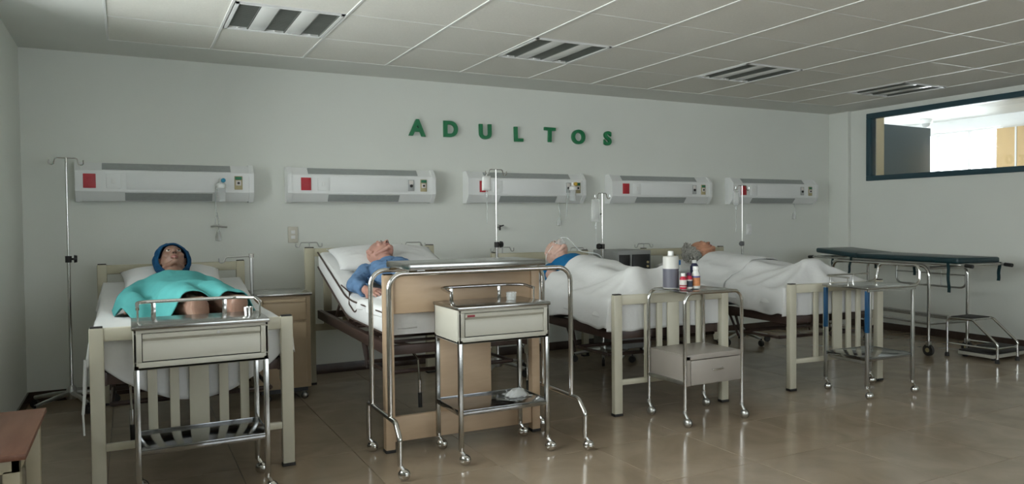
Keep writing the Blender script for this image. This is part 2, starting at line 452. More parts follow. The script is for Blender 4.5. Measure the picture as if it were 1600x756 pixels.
# ceiling: plasterboard border, tee bars and mineral tiles, with the lamps in the grid
GX0, GX1 = P0, P0+PITCH*11                    # -0.09 .. 6.73
GYT = 3.02+PITCH*4                            # 5.50
b = MB()
b.box(XL-0.15, XR+0.15, GYT, YB+0.15, ZC, ZC+0.08)
b.box(XL-0.15, GX0, YF-0.15, GYT, ZC, ZC+0.08); b.box(GX1, XR+0.15, YF-0.15, GYT, ZC, ZC+0.08)
b.box(GX0, GX1, YF-0.15, GYT, ZC+0.10, ZC+0.14)
ceiling = struct(b.build('ceiling', M['ceil']))
lamp_cells = {(1, 2), (4, 2), (7, 2), (10, 2)}
cache = {}
ny0 = int(math.floor((YF-3.02)/PITCH))
for i in range(0, 11):
    for j in range(ny0, 4):
        if (i, j) in lamp_cells: continue
        ox = P0+PITCH*(i+0.5); oy = 3.02+PITCH*(j+0.5)
        y0 = max(oy-PITCH/2+0.002, YF)
        clip_tile(cache, ox-PITCH/2+0.002, ox+PITCH/2-0.002, y0, oy+PITCH/2-0.002, ox, oy, ZC+0.003, ZC+0.02, 0.0015, 'ceiling_tile', M['tile'], ceiling)
for i in range(0, 12):
    q = MB(); x = P0+PITCH*i; q.box(x-0.007, x+0.007, YF, GYT, ZC-0.002, ZC+0.006, 0.001, 1); q.build('tee_bar', M['tbar'], ceiling, 0)
for j in range(ny0+1, 5):
    q = MB(); y = 3.02+PITCH*j; q.box(GX0, GX1, y-0.0035, y+0.0035, ZC+0.001, ZC+0.008, 0.001, 1); q.build('tee_bar', M['tbar'], ceiling, 0)

def ceiling_lamp(i, j, label):
    cx = P0+PITCH*(i+0.5); cy = 3.02+PITCH*(j+0.5); h = 0.296
    t = thing('ceiling_lamp', label, 'ceiling lamp', (cx, cy, ZC), 0, 'square louvred ceiling lamps')
    f = MB()
    f.box(-h, h, -h, -h+0.018, -0.004, 0.05); f.box(-h, h, h-0.018, h, -0.004, 0.05)
    f.box(-h, -h+0.018, -h, h, -0.004, 0.05); f.box(h-0.018, h, -h, h, -0.004, 0.05); f.box(-h, h, -h, h, 0.075, 0.09)
    f.build('lamp_frame', M['lampwhite'], t)
    w = 2*h-0.036; tw = w*0.215; sw = (w-3*tw)/2
    x = -h+0.018
    for k in range(3):
        g = MB()
        n = 8
        for q in range(n):
            a0 = PI*q/n; a1 = PI*(q+1)/n
            xa = x+tw/2-math.cos(a0)*tw/2; xb = x+tw/2-math.cos(a1)*tw/2
            za = 0.055*math.sin(a0); zb = 0.055*math.sin(a1)
            va = [g.bm.verts.new(p) for p in ((xa, -h+0.018, za), (xb, -h+0.018, zb), (xb, h-0.018, zb), (xa, h-0.018, za))]
            g.bm.faces.new(va)
            vb = [g.bm.verts.new(p) for p in ((xa, -h+0.018, za+0.004), (xb, -h+0.018, zb+0.004), (xb, h-0.018, zb+0.004), (xa, h-0.018, za+0.004))]
            g.bm.faces.new(list(reversed(vb)))
        bmesh.ops.remove_doubles(g.bm, verts=g.bm.verts, dist=0.0001)
        g.build('reflector_trough', M['reflector'], t, 60)
        q = MB(); q.tube([(x+tw/2, -h+0.03, 0.038), (x+tw/2, h-0.03, 0.038)], 0.008, 10); tb = q.build('fluorescent_tube', M['tube'], t)
        q = MB(); q.tube([(x+tw/2, h-0.050, 0.012), (x+tw/2, h-0.022, 0.012)], 0.011, 10); q.build('tube_end', M['tbar'], tb)
        q = MB(); q.box(x+0.002, x+0.006, -h+0.02, h-0.02, 0.001, 0.022); q.box(x+tw-0.006, x+tw-0.002, -h+0.02, h-0.02, 0.001, 0.022)
        yy = -h+0.03
        while yy < h-0.06:
            q.box(x+0.004, x+tw-0.004, yy, yy+0.002, 0.002, 0.026); yy += 0.019
        lv = q.build('louvre', M['louvre'], t, 0); lv['kind'] = 'stuff'
        if k < 2:
            q = MB(); q.box(x+tw, x+tw+sw, -h+0.018, h-0.018, 0.0, 0.01, 0.002); q.build('white_strip', M['strip'], t)
        x += tw+sw
    return t
ceiling_lamp(1, 2, 'square ceiling lamp nearest the left wall, with wide dark louvre troughs')
ceiling_lamp(4, 2, 'square ceiling lamp above the green letters, second from the left wall')
ceiling_lamp(7, 2, 'square ceiling lamp above the right end of the headwall panels, third from the left wall')
ceiling_lamp(10, 2, 'square ceiling lamp beside the high window, its reflector shining brightly')

# the next room, seen through the high window
def wallbox(name, m, *a):
    q = MB(); q.box(*a); return struct(q.build(name, m))
wallbox('ceiling_beyond', M['white_beyond'], XR+0.15, 12.2, 1.0, 10.0, 2.72, 2.8)
wallbox('floor_beyond', M['pink_grey'], XR+0.15, 12.2, 1.0, 10.0, -0.06, 0.0)
q = MB()                                         # outer wall with one long window
q.box(11.5, 11.7, 7.98, 10.0, 0, 2.72); q.box(11.5, 11.7, 6.48, 7.98, 0, 0.9); q.box(11.5, 11.7, 6.48, 7.98, 2.55, 2.72); q.box(11.5, 11.7, 1.0, 6.48, 0, 2.72)
struct(q.build('wall_beyond_outer', M['white_beyond']))
q = MB(); q.box(11.38, 11.5, 1.0, 6.47, 0, 2.50); struct(q.build('wall_beyond_ochre', M['orange_beyond']))
for k, yy in enumerate((6.2, 5.75)):
    q = MB(); q.box(11.372, 11.38, yy-0.012, yy+0.012, 0, 2.5); q.build('wall_joint', M['white_beyond'], bpy.data.objects['wall_beyond_ochre'])
wallbox('wall_beyond_end', M['white_beyond'], XR+0.15, 12.2, 10.0, 10.15, 0, 2.8)
wallbox('wall_beyond_near', M['white_beyond'], XR+0.15, 12.2, 0.85, 1.0, 0, 2.8)
wallbox('wall_beyond_beige', M['beige_beyond'], XR+0.15, 8.2, 5.98, 6.13, 0, 2.72)
window('window_4', 'x', 11.62, 6.48, 7.98, 0.9, 2.55, 0.03, [7.0, 7.5], M['lampwhite'], 0.05)
q = MB(); q.box(0, 1.05, -0.022, 0.022, 0.0, 2.40, 0.004)
door = struct(q.build('door_1', M['blue_door'])); door.location = (8.55, 6.28, 0); door.rotation_euler = (0, 0, 0.05)
q = MB(); q.tube([(0.97, -0.022, 1.55), (0.97, -0.06, 1.55), (0.97, -0.06, 1.70), (0.97, -0.022, 1.70)], 0.011, 8, fil=0.02); q.build('door_handle', M['chrome'], door)
t = thing('dome_camera', 'small white dome security camera hanging from the ceiling beyond the high window', 'security camera', (9.0, 5.95, 2.72))
t.location = (11.0, 7.30, 2.72)
q = MB(); q.lathe([(0.075, -0.065), (0.085, -0.05), (0.085, -0.01), (0.08, 0.0)], seg=24); q.build('housing', M['plastic_white'], t)
q = MB(); q.lathe([(0, -0.13), (0.03, -0.123), (0.052, -0.105), (0.064, -0.065), (0.064, -0.055)], seg=20); q.build('dome', M['outlet_grey'], t)
q = MB(); q.box(11.345, 11.378, 4.6, 6.28, 1.62, 1.82, 0.004)
o = q.build('green_board', M['green_board']); tag(o, 'green board on the ochre wall beyond the high window', 'board')
q = MB(); q.lathe([(0.0, 2.695), (0.07, 2.70), (0.085, 2.712), (0.085, 2.72)], c=(9.6, 5.2, 0), seg=24)
tag(q.build('round_downlight', M['lampwhite']), 'round white downlight in the ceiling beyond the high window', 'ceiling lamp')

# ------------------------------------------------------------------ headwall service panels
def plate(t, name, x, z, w, h, m, y=-0.1205, d=0.006, child=None):
    q = MB(); q.box(x-w/2, x+w/2, y-d, y+0.002, z-h/2, z+h/2, 0.0025); return q.build(name, m, t)
def panel(x0, x1, label, red, white, grey, green, top, bot):
    L = x1-x0
    t = thing('headwall_panel', label, 'wall panel', (x0, YB, 0), 0, 'bedside service panels along the back wall')
    prof = [(0.0, 1.37), (-0.07, 1.37), (-0.12, 1.435), (-0.12, 1.578), (-0.07, 1.635), (0.0, 1.635)]
    q = MB(); q.prism(prof, 'x', 0.012, L-0.012); q.build('panel_body', M['plastic_white'], t, 20)
    capp = [(0.0, 1.364), (-0.072, 1.364), (-0.115, 1.42), (-0.124, 1.437), (-0.124, 1.576), (-0.115, 1.592), (-0.072, 1.641), (0.0, 1.641)]
    for a, bb in ((0.0, 0.035), (L-0.035, L)):
        q = MB(); q.prism(capp, 'x', a, bb); q.build('end_cap', M['plastic_white'], t, 20)
    # grey diffusers lying on the two sloping faces
    def diff(u0, u1, ya, za, yb, zb):
        q = MB(); n = Vector((0, -(zb-za), (yb-ya))).normalized()
        if n.y > 0: n = -n
        d = n*0.004
        P = [Vector((u0, ya, za)), Vector((u1, ya, za)), Vector((u1, yb, zb)), Vector((u0, yb, zb))]
        A = [q.bm.verts.new(p+d) for p in P]; B = [q.bm.verts.new(p-d) for p in P]
        q.bm.faces.new(A); q.bm.faces.new(list(reversed(B)))
        for i in range(4): q.bm.faces.new((A[i], B[i], B[(i+1) % 4], A[(i+1) % 4]))
        q.build('light_diffuser', M['plastic_grey'], t, 0)
    diff(top[0]*L, top[1]*L, -0.114, 1.585, -0.074, 1.6305)
    diff(bot[0]*L, bot[1]*L, -0.114, 1.427, -0.074, 1.3755)
    q = MB(); q.box(0.27*L, 0.80*L, -0.1225, -0.119, 1.45, 1.563, 0.001); q.build('front_cover', M['plastic_white'], t)
    r = plate(t, 'red_socket', red*L, 1.507, 0.076, 0.098, M['red']); r['label'] = 'red socket plate'
    for dz in (-0.022, 0.022):
        q = MB(); q.box(red*L-0.018, red*L+0.018, -0.1285, -0.126, 1.507+dz-0.014, 1.507+dz+0.014, 0.001); q.build('socket_face', M['red'], r)
    w = plate(t, 'white_switch', white*L, 1.507, 0.088, 0.10, M['plastic_white'])
    q = MB(); q.box(white*L-0.012, white*L+0.012, -0.130, -0.126, 1.49, 1.525, 0.002); q.build('rocker', M['cap_white'], w)
    if grey:
        g = plate(t, 'suction_outlet', grey*L, 1.507, 0.054, 0.092, M['outlet_grey'])
        q = MB(); q.box(grey*L-0.018, grey*L+0.018, -0.1295, -0.126, 1.515, 1.548, 0.001); q.build('outlet_sign', M['label_white'], g)
        q = MB(); q.tube([(grey*L, -0.126, 1.502), (grey*L, -0.136, 1.502)], 0.012, 12); q.build('outlet_port', M['rubber'], g)
    g = plate(t, 'oxygen_outlet', green*L, 1.507, 0.056, 0.10, M['outlet_gold'])
    q = MB(); q.box(green*L-0.023, green*L+0.023, -0.1295, -0.126, 1.530, 1.552, 0.001); o = q.build('outlet_sign', M['green_plate'], g); o['label'] = 'green outlet sign'
    q = MB(); q.box(green*L-0.019, green*L+0.019, -0.1295, -0.126, 1.487, 1.524, 0.001); q.build('outlet_face', M['label_white'], g)
    q = MB(); q.tube([(green*L, -0.127, 1.505), (green*L, -0.134, 1.505)], 0.009, 12); q.build('outlet_port', M['black'], g)
    return t
panel(-0.315, 0.845, 'white headwall panel above the bed of the mannequin in the navy cap, leftmost of five', 0.075, 0.20, None, 0.905, (0.14, 0.86), (0.26, 0.75))
panel(1.09, 2.30, 'white headwall panel above the bald mannequin in the blue pyjama shirt, second from the left', 0.115, 0.225, 0.82, 0.91, (0.13, 0.87), (0.26, 0.74))
panel(2.60, 3.795, 'white headwall panel below the letters with an IV pole in front, third from the left', 0.12, 0.235, 0.84, 0.925, (0.13, 0.86), (0.26, 0.74))
panel(4.09, 5.33, 'white headwall panel above the grey metal cabinet, fourth from the left', 0.13, 0.235, 0.81, 0.905, (0.10, 0.84), (0.24, 0.73))
panel(5.62, 6.885, 'white headwall panel nearest the right corner of the room', 0.115, 0.225, 0.80, 0.90, (0.11, 0.83), (0.22, 0.72))

# ------------------------------------------------------------------ letters on the wall
def letter(ch, xc, zb, h, tilt):
    cu = bpy.data.curves.new('letter_'+ch, 'FONT'); cu.body = ch; cu.align_x = 'CENTER'
    cu.size = 1.0; cu.extrude = 0.05; cu.offset = 0.028; cu.resolution_u = 8; cu.bevel_depth = 0.008
    o = bpy.data.objects.new('tmp', cu); COL.objects.link(o)
    dg = bpy.context.evaluated_depsgraph_get()
    me = bpy.data.meshes.new_from_object(o.evaluated_get(dg)); bpy.data.objects.remove(o); bpy.data.curves.remove(cu)
    ys = [v.co.y for v in me.vertices]; y0, y1 = min(ys), max(ys); xs = [v.co.x for v in me.vertices]; xm = (min(xs)+max(xs))/2
    k = h/(y1-y0)
    for v in me.vertices: v.co = Vector(((v.co.x-xm)*k*1.02, -v.co.z*0.24, (v.co.y-y0)*k))
    if ch == '': return
    me.materials.clear()
    o = link('wall_letter', me, M['green_letter'], None, 30)
    o.location = (xc, YB-0.016, zb); o.rotation_euler = (0, tilt, 0)
    tag(o, {'A': 'green letter A, first of the word on the white wall', 'D': 'green letter D, second of the word on the white wall', 'U': 'green letter U, third of the word on the white wall', 'L': 'green letter L, fourth of the word on the white wall', 'T': 'green letter T, fifth of the word on the white wall', 'O': 'green letter O, sixth of the word on the white wall', 'S': 'green letter S, last of the word on the white wall'}[ch], 'wall letter', 'green letters spelling a word on the back wall')
for ch, xc, zb, h, tl in (('A', 2.18, 1.928, 0.142, 0.03), ('D', 2.485, 1.933, 0.137, 0.0), ('U', 2.816, 1.929, 0.132, -0.02), ('L', 3.147, 1.921, 0.133, -0.02), ('T', 3.47, 1.930, 0.134, 0.02), ('O', 3.782, 1.923, 0.136, 0.0), ('S', 4.112, 1.924, 0.136, 0.02)):
    letter(ch, xc, zb, h, tl)

# ------------------------------------------------------------------ wall plates, hooks and tubing on the wall
def wall_plate(x, z, w, h, m, label):
    t = thing('wall_socket', label, 'wall socket', (x, YB, z))
    q = MB(); q.box(-w/2, w/2, -0.012, 0, -h/2, h/2, 0.004); q.build('cover_plate', m, t)
    for dz in (-0.02, 0.02):
        q = MB(); q.box(-0.016, 0.016, -0.015, -0.011, dz-0.013, dz+0.013, 0.002); q.build('socket_face', M['cap_white'], t)
wall_plate(1.145, 1.115, 0.075, 0.125, M['cream_plate'], 'cream wall socket between the two left beds')
wall_plate(5.955, 1.095, 0.07, 0.115, M['plastic_white'], 'white wall socket below the rightmost headwall panel')
def wall_fitting(x, z, label, m=None):
    t = thing('gas_fitting', label, 'wall fitting', (x, YB, z), 0)
    q = MB(); q.lathe([(0.018, 0), (0.018, 0.006), (0.008, 0.008), (0.008, 0.05)], seg=12, mx=Matrix.Rotation(PI/2, 4, 'X')); q.build('stub', M['dull_steel'], t)
    q = MB(); q.tube([(0, -0.045, 0.0), (0.035, -0.05, 0.008)], 0.006, 8); q.tube([(0, -0.045, 0.01), (0, -0.045, -0.035)], 0.008, 8); q.build('valve', m or M['rubber'], t)
wall_fitting(4.155-0.17, 1.26, 'small dark hook fitting on the wall below the fourth headwall panel')
wall_fitting(2.935, 1.16, 'tiny dark hook fitting on the wall right of the tall middle IV pole')
b = MB(); b.box(XR-0.012, XR, 3.80, 3.84, 1.53, 1.56, 0.002); b.tube([(XR-0.01, 3.82, 1.55), (XR-0.05, 3.82, 1.55), (XR-0.055, 3.82, 1.52), (XR-0.04, 3.82, 1.50)], 0.005, 8, fil=0.015)
tag(b.build('wall_hook', M['dull_steel']), 'small metal hook on the right wall just under the high window', 'hook')

def suction_bottle(x, z, label, knob, jar=True):
    t = thing('humidifier_bottle', label, 'humidifier bottle', (x, YB-0.165, z))
    q = MB(); q.lathe([(0.026, 0.0), (0.030, 0.004), (0.030, 0.10), (0.033, 0.104)], seg=20); q.build('jar', M['clear'], t)
    q = MB(); q.lathe([(0.034, 0.10), (0.034, 0.128), (0.022, 0.135), (0.014, 0.14), (0.014, 0.17)], seg=20); q.build('jar_lid', M['cap_white'], t)
    q = MB(); q.tube([(0, 0, 0.155), (0, 0.042, 0.155)], 0.010, 10); q.build('connector', M['chrome'], t)
    q = MB(); q.lathe([(0.013, 0), (0.016, 0.004), (0.016, 0.024), (0.010, 0.028)], c=(0, 0, 0), seg=14, mx=Matrix.Translation((0.012, -0.012, 0.155)) @ Matrix.Rotation(PI/2, 4, 'X')); q.build('control_knob', knob, t)
    q = MB(); q.tube([(-0.028, 0.0, 0.13), (-0.036, 0.02, 0.10), (-0.038, 0.04, 0.0), (-0.034, 0.05, -0.10), (-0.04, 0.06, -0.16)], 0.0035, 8, fil=0.02); q.build('oxygen_tube', M['clear2'], t)
    return t
suction_bottle(0.61, 1.365, 'clear humidifier bottle with a blue knob hanging on the leftmost headwall panel', M['blue_knob'])
suction_bottle(3.625, 1.385, 'clear humidifier bottle with a yellow knob hanging on the headwall panel below the letters', M['yellow'])
def mask_tube(x, z, label, long=True):
    t = thing('oxygen_mask', label, 'oxygen tubing', (x, YB-0.02, z))
    q = MB(); q.tube([(-0.01, 0, 0.16), (0.005, -0.01, 0.08), (0, -0.015, 0.02), (0.0, -0.02, -0.03)], 0.004, 8, fil=0.03); q.build('hose', M['clear2'], t)
    q = MB(); q.lathe([(0.006, 0.03), (0.016, 0.01), (0.022, -0.02), (0.022, -0.05), (0.0, -0.055)], seg=14); q.build('mask_cup', M['bag'], t)
    if long:
        q = MB(); q.tube([(-0.055, -0.01, 0.055), (-0.02, -0.014, 0.062), (0.03, -0.014, 0.052), (0.06, -0.01, 0.05)], 0.0065, 8, fil=0.02); q.build('clip', M['dull_steel'], t)
    return t
mask_tube(0.60, 1.13, 'oxygen tube with a grey clip hanging on the wall below the leftmost headwall panel')
mask_tube(3.56, 1.21, 'oxygen tube hanging on the wall below the headwall panel with the yellow knob', False)
mask_tube(6.62, 1.25, 'short oxygen tube clipped on the wall below the rightmost headwall panel', False)

# ------------------------------------------------------------------ IV stands and bags
def iv_stand(x, y, h, knob_z, label, arm_rot=0.0, arm=0.085, base_rot=0.3, knob_dir=0.0, m='chrome'):
    t = thing('iv_stand', label, 'IV stand', (x, y, 0), 0, 'upright drip stands by the beds')
    q = MB(); q.tube([(0, 0, 0.10), (0, 0, knob_z)], 0.0105, 12); q.build('lower_pole', M[m], t)
    q = MB(); q.tube([(0, 0, knob_z-0.05), (0, 0, h)], 0.0062, 10); q.build('upper_pole', M[m], t)
    q = MB()
    pts = [(-arm-0.012, 0, h-0.012), (-arm-0.014, 0, h-0.045), (-arm+0.012, 0, h-0.045), (-arm+0.024, 0, h), (arm-0.024, 0, h), (arm-0.012, 0, h-0.045), (arm+0.014, 0, h-0.045), (arm+0.012, 0, h-0.012)]
    q.tube(pts, 0.0042, 8, fil=0.014)
    o = q.build('hook_bar', M[m], t); o.rotation_euler = (0, 0, arm_rot)
    q = MB(); q.tube([(0, 0, knob_z-0.03), (0, 0, knob_z+0.012)], 0.019, 12); o = q.build('collar', M['rubber'], t)
    q = MB(); q.tube([(0.015, 0, knob_z-0.008), (0.03, 0, knob_z-0.008), (0.032, 0, knob_z-0.008), (0.05, 0, knob_z-0.008)], [0.007, 0.008, 0.026, 0.023], 14); k = q.build('clamp_knob', M['black'], o)
    k.rotation_euler = (0, 0, knob_dir)
    q = MB(); q.lathe([(0.03, 0.06), (0.036, 0.07), (0.03, 0.13), (0.015, 0.15)], seg=16); q.build('base_hub', M['dull_steel'], t)
    for k in range(5):
        a = base_rot+2*PI*k/5; d = Vector((math.cos(a), math.sin(a), 0))
        q = MB(); q.tube([d*0.02+Vector((0, 0, 0.10)), d*0.12+Vector((0, 0, 0.09)), d*0.255+Vector((0, 0, 0.068))], [0.017, 0.015, 0.012], 8); lg = q.build('leg', M['dull_steel'], t)
        q = MB(); c = d*0.255; n = Vector((-d.y, d.x, 0))
        q.tube([c+Vector((0, 0, 0.058)), c+Vector((0, 0, 0.072))], 0.007, 8)
        q.tube([c-n*0.012+Vector((0, 0, 0.028)), c+n*0.012+Vector((0, 0, 0.028))], 0.028, 16); q.build('caster', M['rubber'], lg)
    return t
iv_stand(-0.352, 5.67, 1.645, 0.99, 'tall IV stand in the left corner beside the mannequin in the navy cap', 0.0, 0.085, 0.1)
iv_stand(2.575, 5.25, 1.61, 1.03, 'tall IV stand with a white bag in front of the headwall panel below the letters', 0.0, 0.078, 0.2)
iv_stand(3.61, 5.30, 1.435, 0.99, 'short IV stand with a clear bag beside the grey metal cabinet', 0.0, 0.065, 0.35, PI)
iv_stand(5.312, 5.40, 1.53, 0.975, 'IV stand right of the curly grey haired mannequin, in front of the rightmost headwall panel', 0.0, 0.075, 0.9, PI*1.2)
def iv_bag(x, y, z, label, m, w=0.055, h=0.15):
    t = thing('iv_bag', label, 'IV bag', (x, y, z))
    q = MB(); nu, nv = 12, 14
    for sgn in (1, -1):
        G = []
        for i in range(nu+1):
            row = []
            for j in range(nv+1):
                u = -1+2*i/nu; v = -1+2*j/nv
                ed = max(0, 1-abs(u)**3)*max(0, 1-abs(v)**4)
                row.append(q.bm.verts.new((u*w*(1-0.12*max(0, v)), sgn*0.018*ed**0.6, -h/2+v*h/2)))
            G.append(row)
        for i in range(nu):
            for j in range(nv):
                q.bm.faces.new((G[i][j], G[i+1][j], G[i+1][j+1], G[i][j+1]))
    bmesh.ops.remove_doubles(q.bm, verts=q.bm.verts, dist=0.0004)
    q.build('bag', m, t)
    q = MB(); q.tube([(0, 0, 0), (0, 0, 0.014)], 0.006, 8); q.tube([(-0.012, 0, 0.018), (0, 0, 0.032), (0.012, 0, 0.018), (0, 0, 0.008)], 0.003, 6, closed=True); q.build('hanger', M['cap_white'], t)
    q = MB(); q.lathe([(0.004, -h), (0.009, -h-0.01), (0.009, -h-0.05), (0.004, -h-0.06)], seg=10); q.build('drip_chamber', M['clear'], t)
    q = MB(); q.tube([(0, 0, -h-0.06), (0.01, 0.01, -h-0.16), (0.0, 0.0, -h-0.26)], 0.003, 6, fil=0.05); q.build('drip_tube', M['clear2'], t)
iv_bag(2.575-0.083, 5.25, 1.56, 'opaque white bag hanging on the tall middle IV stand', M['bag_white'], 0.040, 0.115)
iv_bag(3.61-0.068, 5.30, 1.385, 'clear rounded bag hanging on the short IV stand by the grey cabinet', M['bag'], 0.045, 0.19)
iv_bag(5.312-0.08, 5.40, 1.475, 'small clear bag hanging on the IV stand nearest the right corner', M['bag'], 0.035, 0.13)

# ------------------------------------------------------------------ beds (bed frame: origin on the floor below the footboard, +y towards the head)
BED = {1: ((0.275, 3.775), 0.0), 2: ((1.622, 3.72), -1.2), 3: ((3.06, 3.72), -3.0), 4: ((4.51, 3.665), -5.0)}
BL = 1.86
def hook_arm(parent, x, y, z0, z1, half=0.085, flip=0.0, m='dull_steel'):
    q = MB(); q.tube([(x, y, z0), (x, y, z1)], 0.005, 8)
    q.tube([(x-half-0.010+flip, y, z1-0.006), (x-half-0.012+flip, y, z1-0.034), (x-half+0.012+flip, y, z1-0.034), (x-half+0.026+flip, y, z1), (x+half-0.026+flip, y, z1), (x+half-0.012+flip, y, z1-0.034), (x+half+0.012+flip, y, z1-0.034), (x+half+0.010+flip, y, z1-0.006)], 0.0042, 8, fil=0.012)
    return q.build('hook_arm', M[m], parent)
def crank(parent, x, z):
    q = MB(); q.tube([(x, 0.22, z+0.10), (x, 0.09, z+0.06), (x, 0.075, z+0.055)], 0.007, 8)
    q.tube([(x, 0.08, z+0.06), (x+0.004, 0.07, z-0.06)], 0.006, 8); q.tube([(x+0.004, 0.07, z-0.05), (x+0.004, 0.068, z-0.13)], 0.010, 10)
    c = q.build('crank', M['chrome'], parent)
    q = MB(); q.tube([(x+0.004, 0.068, z-0.12), (x+0.005, 0.066, z-0.20)], 0.0115, 10); q.build('crank_grip', M['black'], c)
def post(parent, name, x, y, h, m, w=0.058, d=0.04, cap=True):
    q = MB(); q.box(x-w/2, x+w/2, y-d/2, y+d/2, 0.014, h, 0.006); p = q.build(name, m, parent)
    q = MB(); q.box(x-w/2-0.002, x+w/2+0.002, y-d/2-0.002, y+d/2+0.002, 0, 0.016, 0.003); q.build('rubber_foot', M['rubber'], p)
    if cap:
        q = MB(); q.box(x-w/2+0.004, x+w/2-0.004, y-d/2+0.004, y+d/2-0.004, h-0.004, h+0.006, 0.002); q.build('post_cap', M['rubber'], p)
    return p
def undercarriage(t, w, zb, head_up=0.0):
    # dark steel mattress frame with cross bars and the lifting linkage
    hw = w/2-0.05
    q = MB()
    for s_ in (-1, 1):
        q.box(s_*hw-0.018, s_*hw+0.018, 0.03, BL-0.03, zb-0.075, zb-0.012, 0.004)
    for y in (0.05, 0.62, 1.2, BL-0.06): q.box(-hw, hw, y-0.018, y+0.018, zb-0.07, zb-0.02, 0.004)
    q.build('mattress_frame', M['brown_steel'], t)
    q = MB()
    for y in (0.12, 0.3, 0.48, 0.8, 0.98): q.box(-hw+0.018, hw-0.018, y-0.02, y+0.02, zb-0.016, zb-0.006, 0.002)
    q.build('cross_slats', M['brown_steel'], t)
    q = MB()
    for s_ in (-0.22, 0.22):
        q.tube([(s_, 0.20, zb-0.06), (s_, 0.9, zb-0.11), (s_, 1.25, zb-0.05)], 0.011, 8)
    for s_ in (-hw+0.03, hw-0.03):
        q.tube([(s_, 0.66, zb-0.07), (s_, 0.60, zb-0.20), (s_, 0.18, zb-0.19)], 0.011, 8)
        q.tube([(s_, 0.74, zb-0.06), (s_, 0.62, zb-0.24)], 0.009, 8)
    q.tube([(-hw+0.03, 0.60, zb-0.20), (hw-0.03, 0.60, zb-0.20)], 0.012, 8)
    q.tube([(-hw+0.03, 0.18, zb-0.19), (hw-0.03, 0.18, zb-0.19)], 0.012, 8)
    q.build('lifting_linkage', M['brown_steel'], t)
    for s_ in (-1, 1):
        q = MB(); pf = [(0.035, zb-0.13), (0.065, zb-0.13), (0.07, zb-0.10), (0.055, zb-0.085), (0.07, zb-0.07), (0.07, zb-0.035), (0.055, zb-0.02), (0.07, zb), (0.02, zb), (0.02, zb-0.12)]
        q.prism(pf, 'x', s_*(w/2-0.05)-0.004, s_*(w/2-0.05)+0.004); o = q.build('frame_bracket', M['cream'], t, 0)
def make_bed(k, label, fh=0.745, hh=0.94, w=0.88, zb=0.55, hooks=(), cranks=(0.30,)):
    (ox, oy), rz = BED[k]
    t = thing('hospital_bed', label, 'bed', (ox, oy, 0), math.radians(rz), 'hospital beds along the back wall')
    if k != 2:
        for s_ in (-1, 1): post(t, 'footboard_post', s_*(w/2-0.029), 0, fh, M['cream'])
        q = MB(); q.box(-w/2+0.056, w/2-0.056, -0.016, 0.016, fh-0.062, fh-0.002, 0.006); q.build('footboard_rail', M['cream'], t)
        q = MB(); q.box(-w/2+0.056, w/2-0.056, -0.012, 0.012, 0.188, 0.222, 0.005); q.build('footboard_rail', M['cream'], t)
        for x, sw in ((-0.190, 0.040), (-0.098, 0.040), (0.008, 0.086), (0.116, 0.042), (0.210, 0.040)):
            q = MB(); q.box(x-sw/2, x+sw/2, -0.008, 0.008, 0.218, fh-0.058, 0.003); q.build('slat', M['cream'], t)
        for s_ in (-1, 1): post(t, 'headboard_post', s_*(w/2-0.005), BL, hh, M['olive'])
        q = MB(); q.box(-w/2+0.02, w/2-0.02, BL-0.016, BL+0.016, hh-0.065, hh-0.004, 0.006); q.build('headboard_rail', M['olive'], t)
        q = MB(); q.box(-w/2+0.02, w/2-0.02, BL-0.012, BL+0.012, 0.42, 0.46, 0.005); q.build('headboard_rail', M['olive'], t)
        for x in (-0.2, -0.1, 0.0, 0.1, 0.2):
            sw = 0.086 if x == 0 else 0.04
            q = MB(); q.box(x-sw/2, x+sw/2, BL-0.008, BL+0.008, 0.45, hh-0.06, 0.003); q.build('slat', M['olive'], t)
    else:
        for s_ in (-1, 1): post(t, 'footboard_post', s_*(w/2-0.026), 0, 0.93, M['tan'], 0.052, 0.05)
        q = MB(); q.box(-w/2+0.052, w/2-0.052, -0.014, 0.014, 0.724, 0.932, 0.004); q.build('footboard_panel', M['tan'], t)
        q = MB(); q.box(-0.155, 0.155, -0.010, 0.010, 0.18, 0.724, 0.003); q.build('center_panel', M['tan'], t)
        q = MB(); q.box(-w/2+0.052, w/2-0.052, -0.014, 0.014, 0.052, 0.184, 0.004); q.build('footboard_rail', M['tan'], t)
        for s_ in (-1, 1): post(t, 'headboard_post', s_*(w/2+0.015), BL, 1.02, M['olive'], 0.07, 0.045)
        q = MB(); q.box(-w/2, w/2, BL-0.018, BL+0.018, 0.955, 1.015, 0.006); q.build('headboard_rail', M['olive'], t)
        q = MB(); q.box(-w/2, w/2, BL-0.012, BL+0.012, 0.40, 0.45, 0.005); q.build('headboard_rail', M['olive'], t)
        for x in (-0.34, -0.2, -0.06, 0.08, 0.22, 0.35):
            q = MB(); q.box(x-0.03, x+0.03, BL-0.008, BL+0.008, 0.44, 0.96, 0.003); q.build('slat', M['olive'], t)
    undercarriage(t, w, zb)
    for h in hooks: hook_arm(t, *h)
    for x in cranks: crank(t, x, 0.40)
    return t
bed1 = make_bed(1, 'cream slatted hospital bed under the mannequin in the navy cap, leftmost of the four', hooks=(), cranks=(-0.28,))
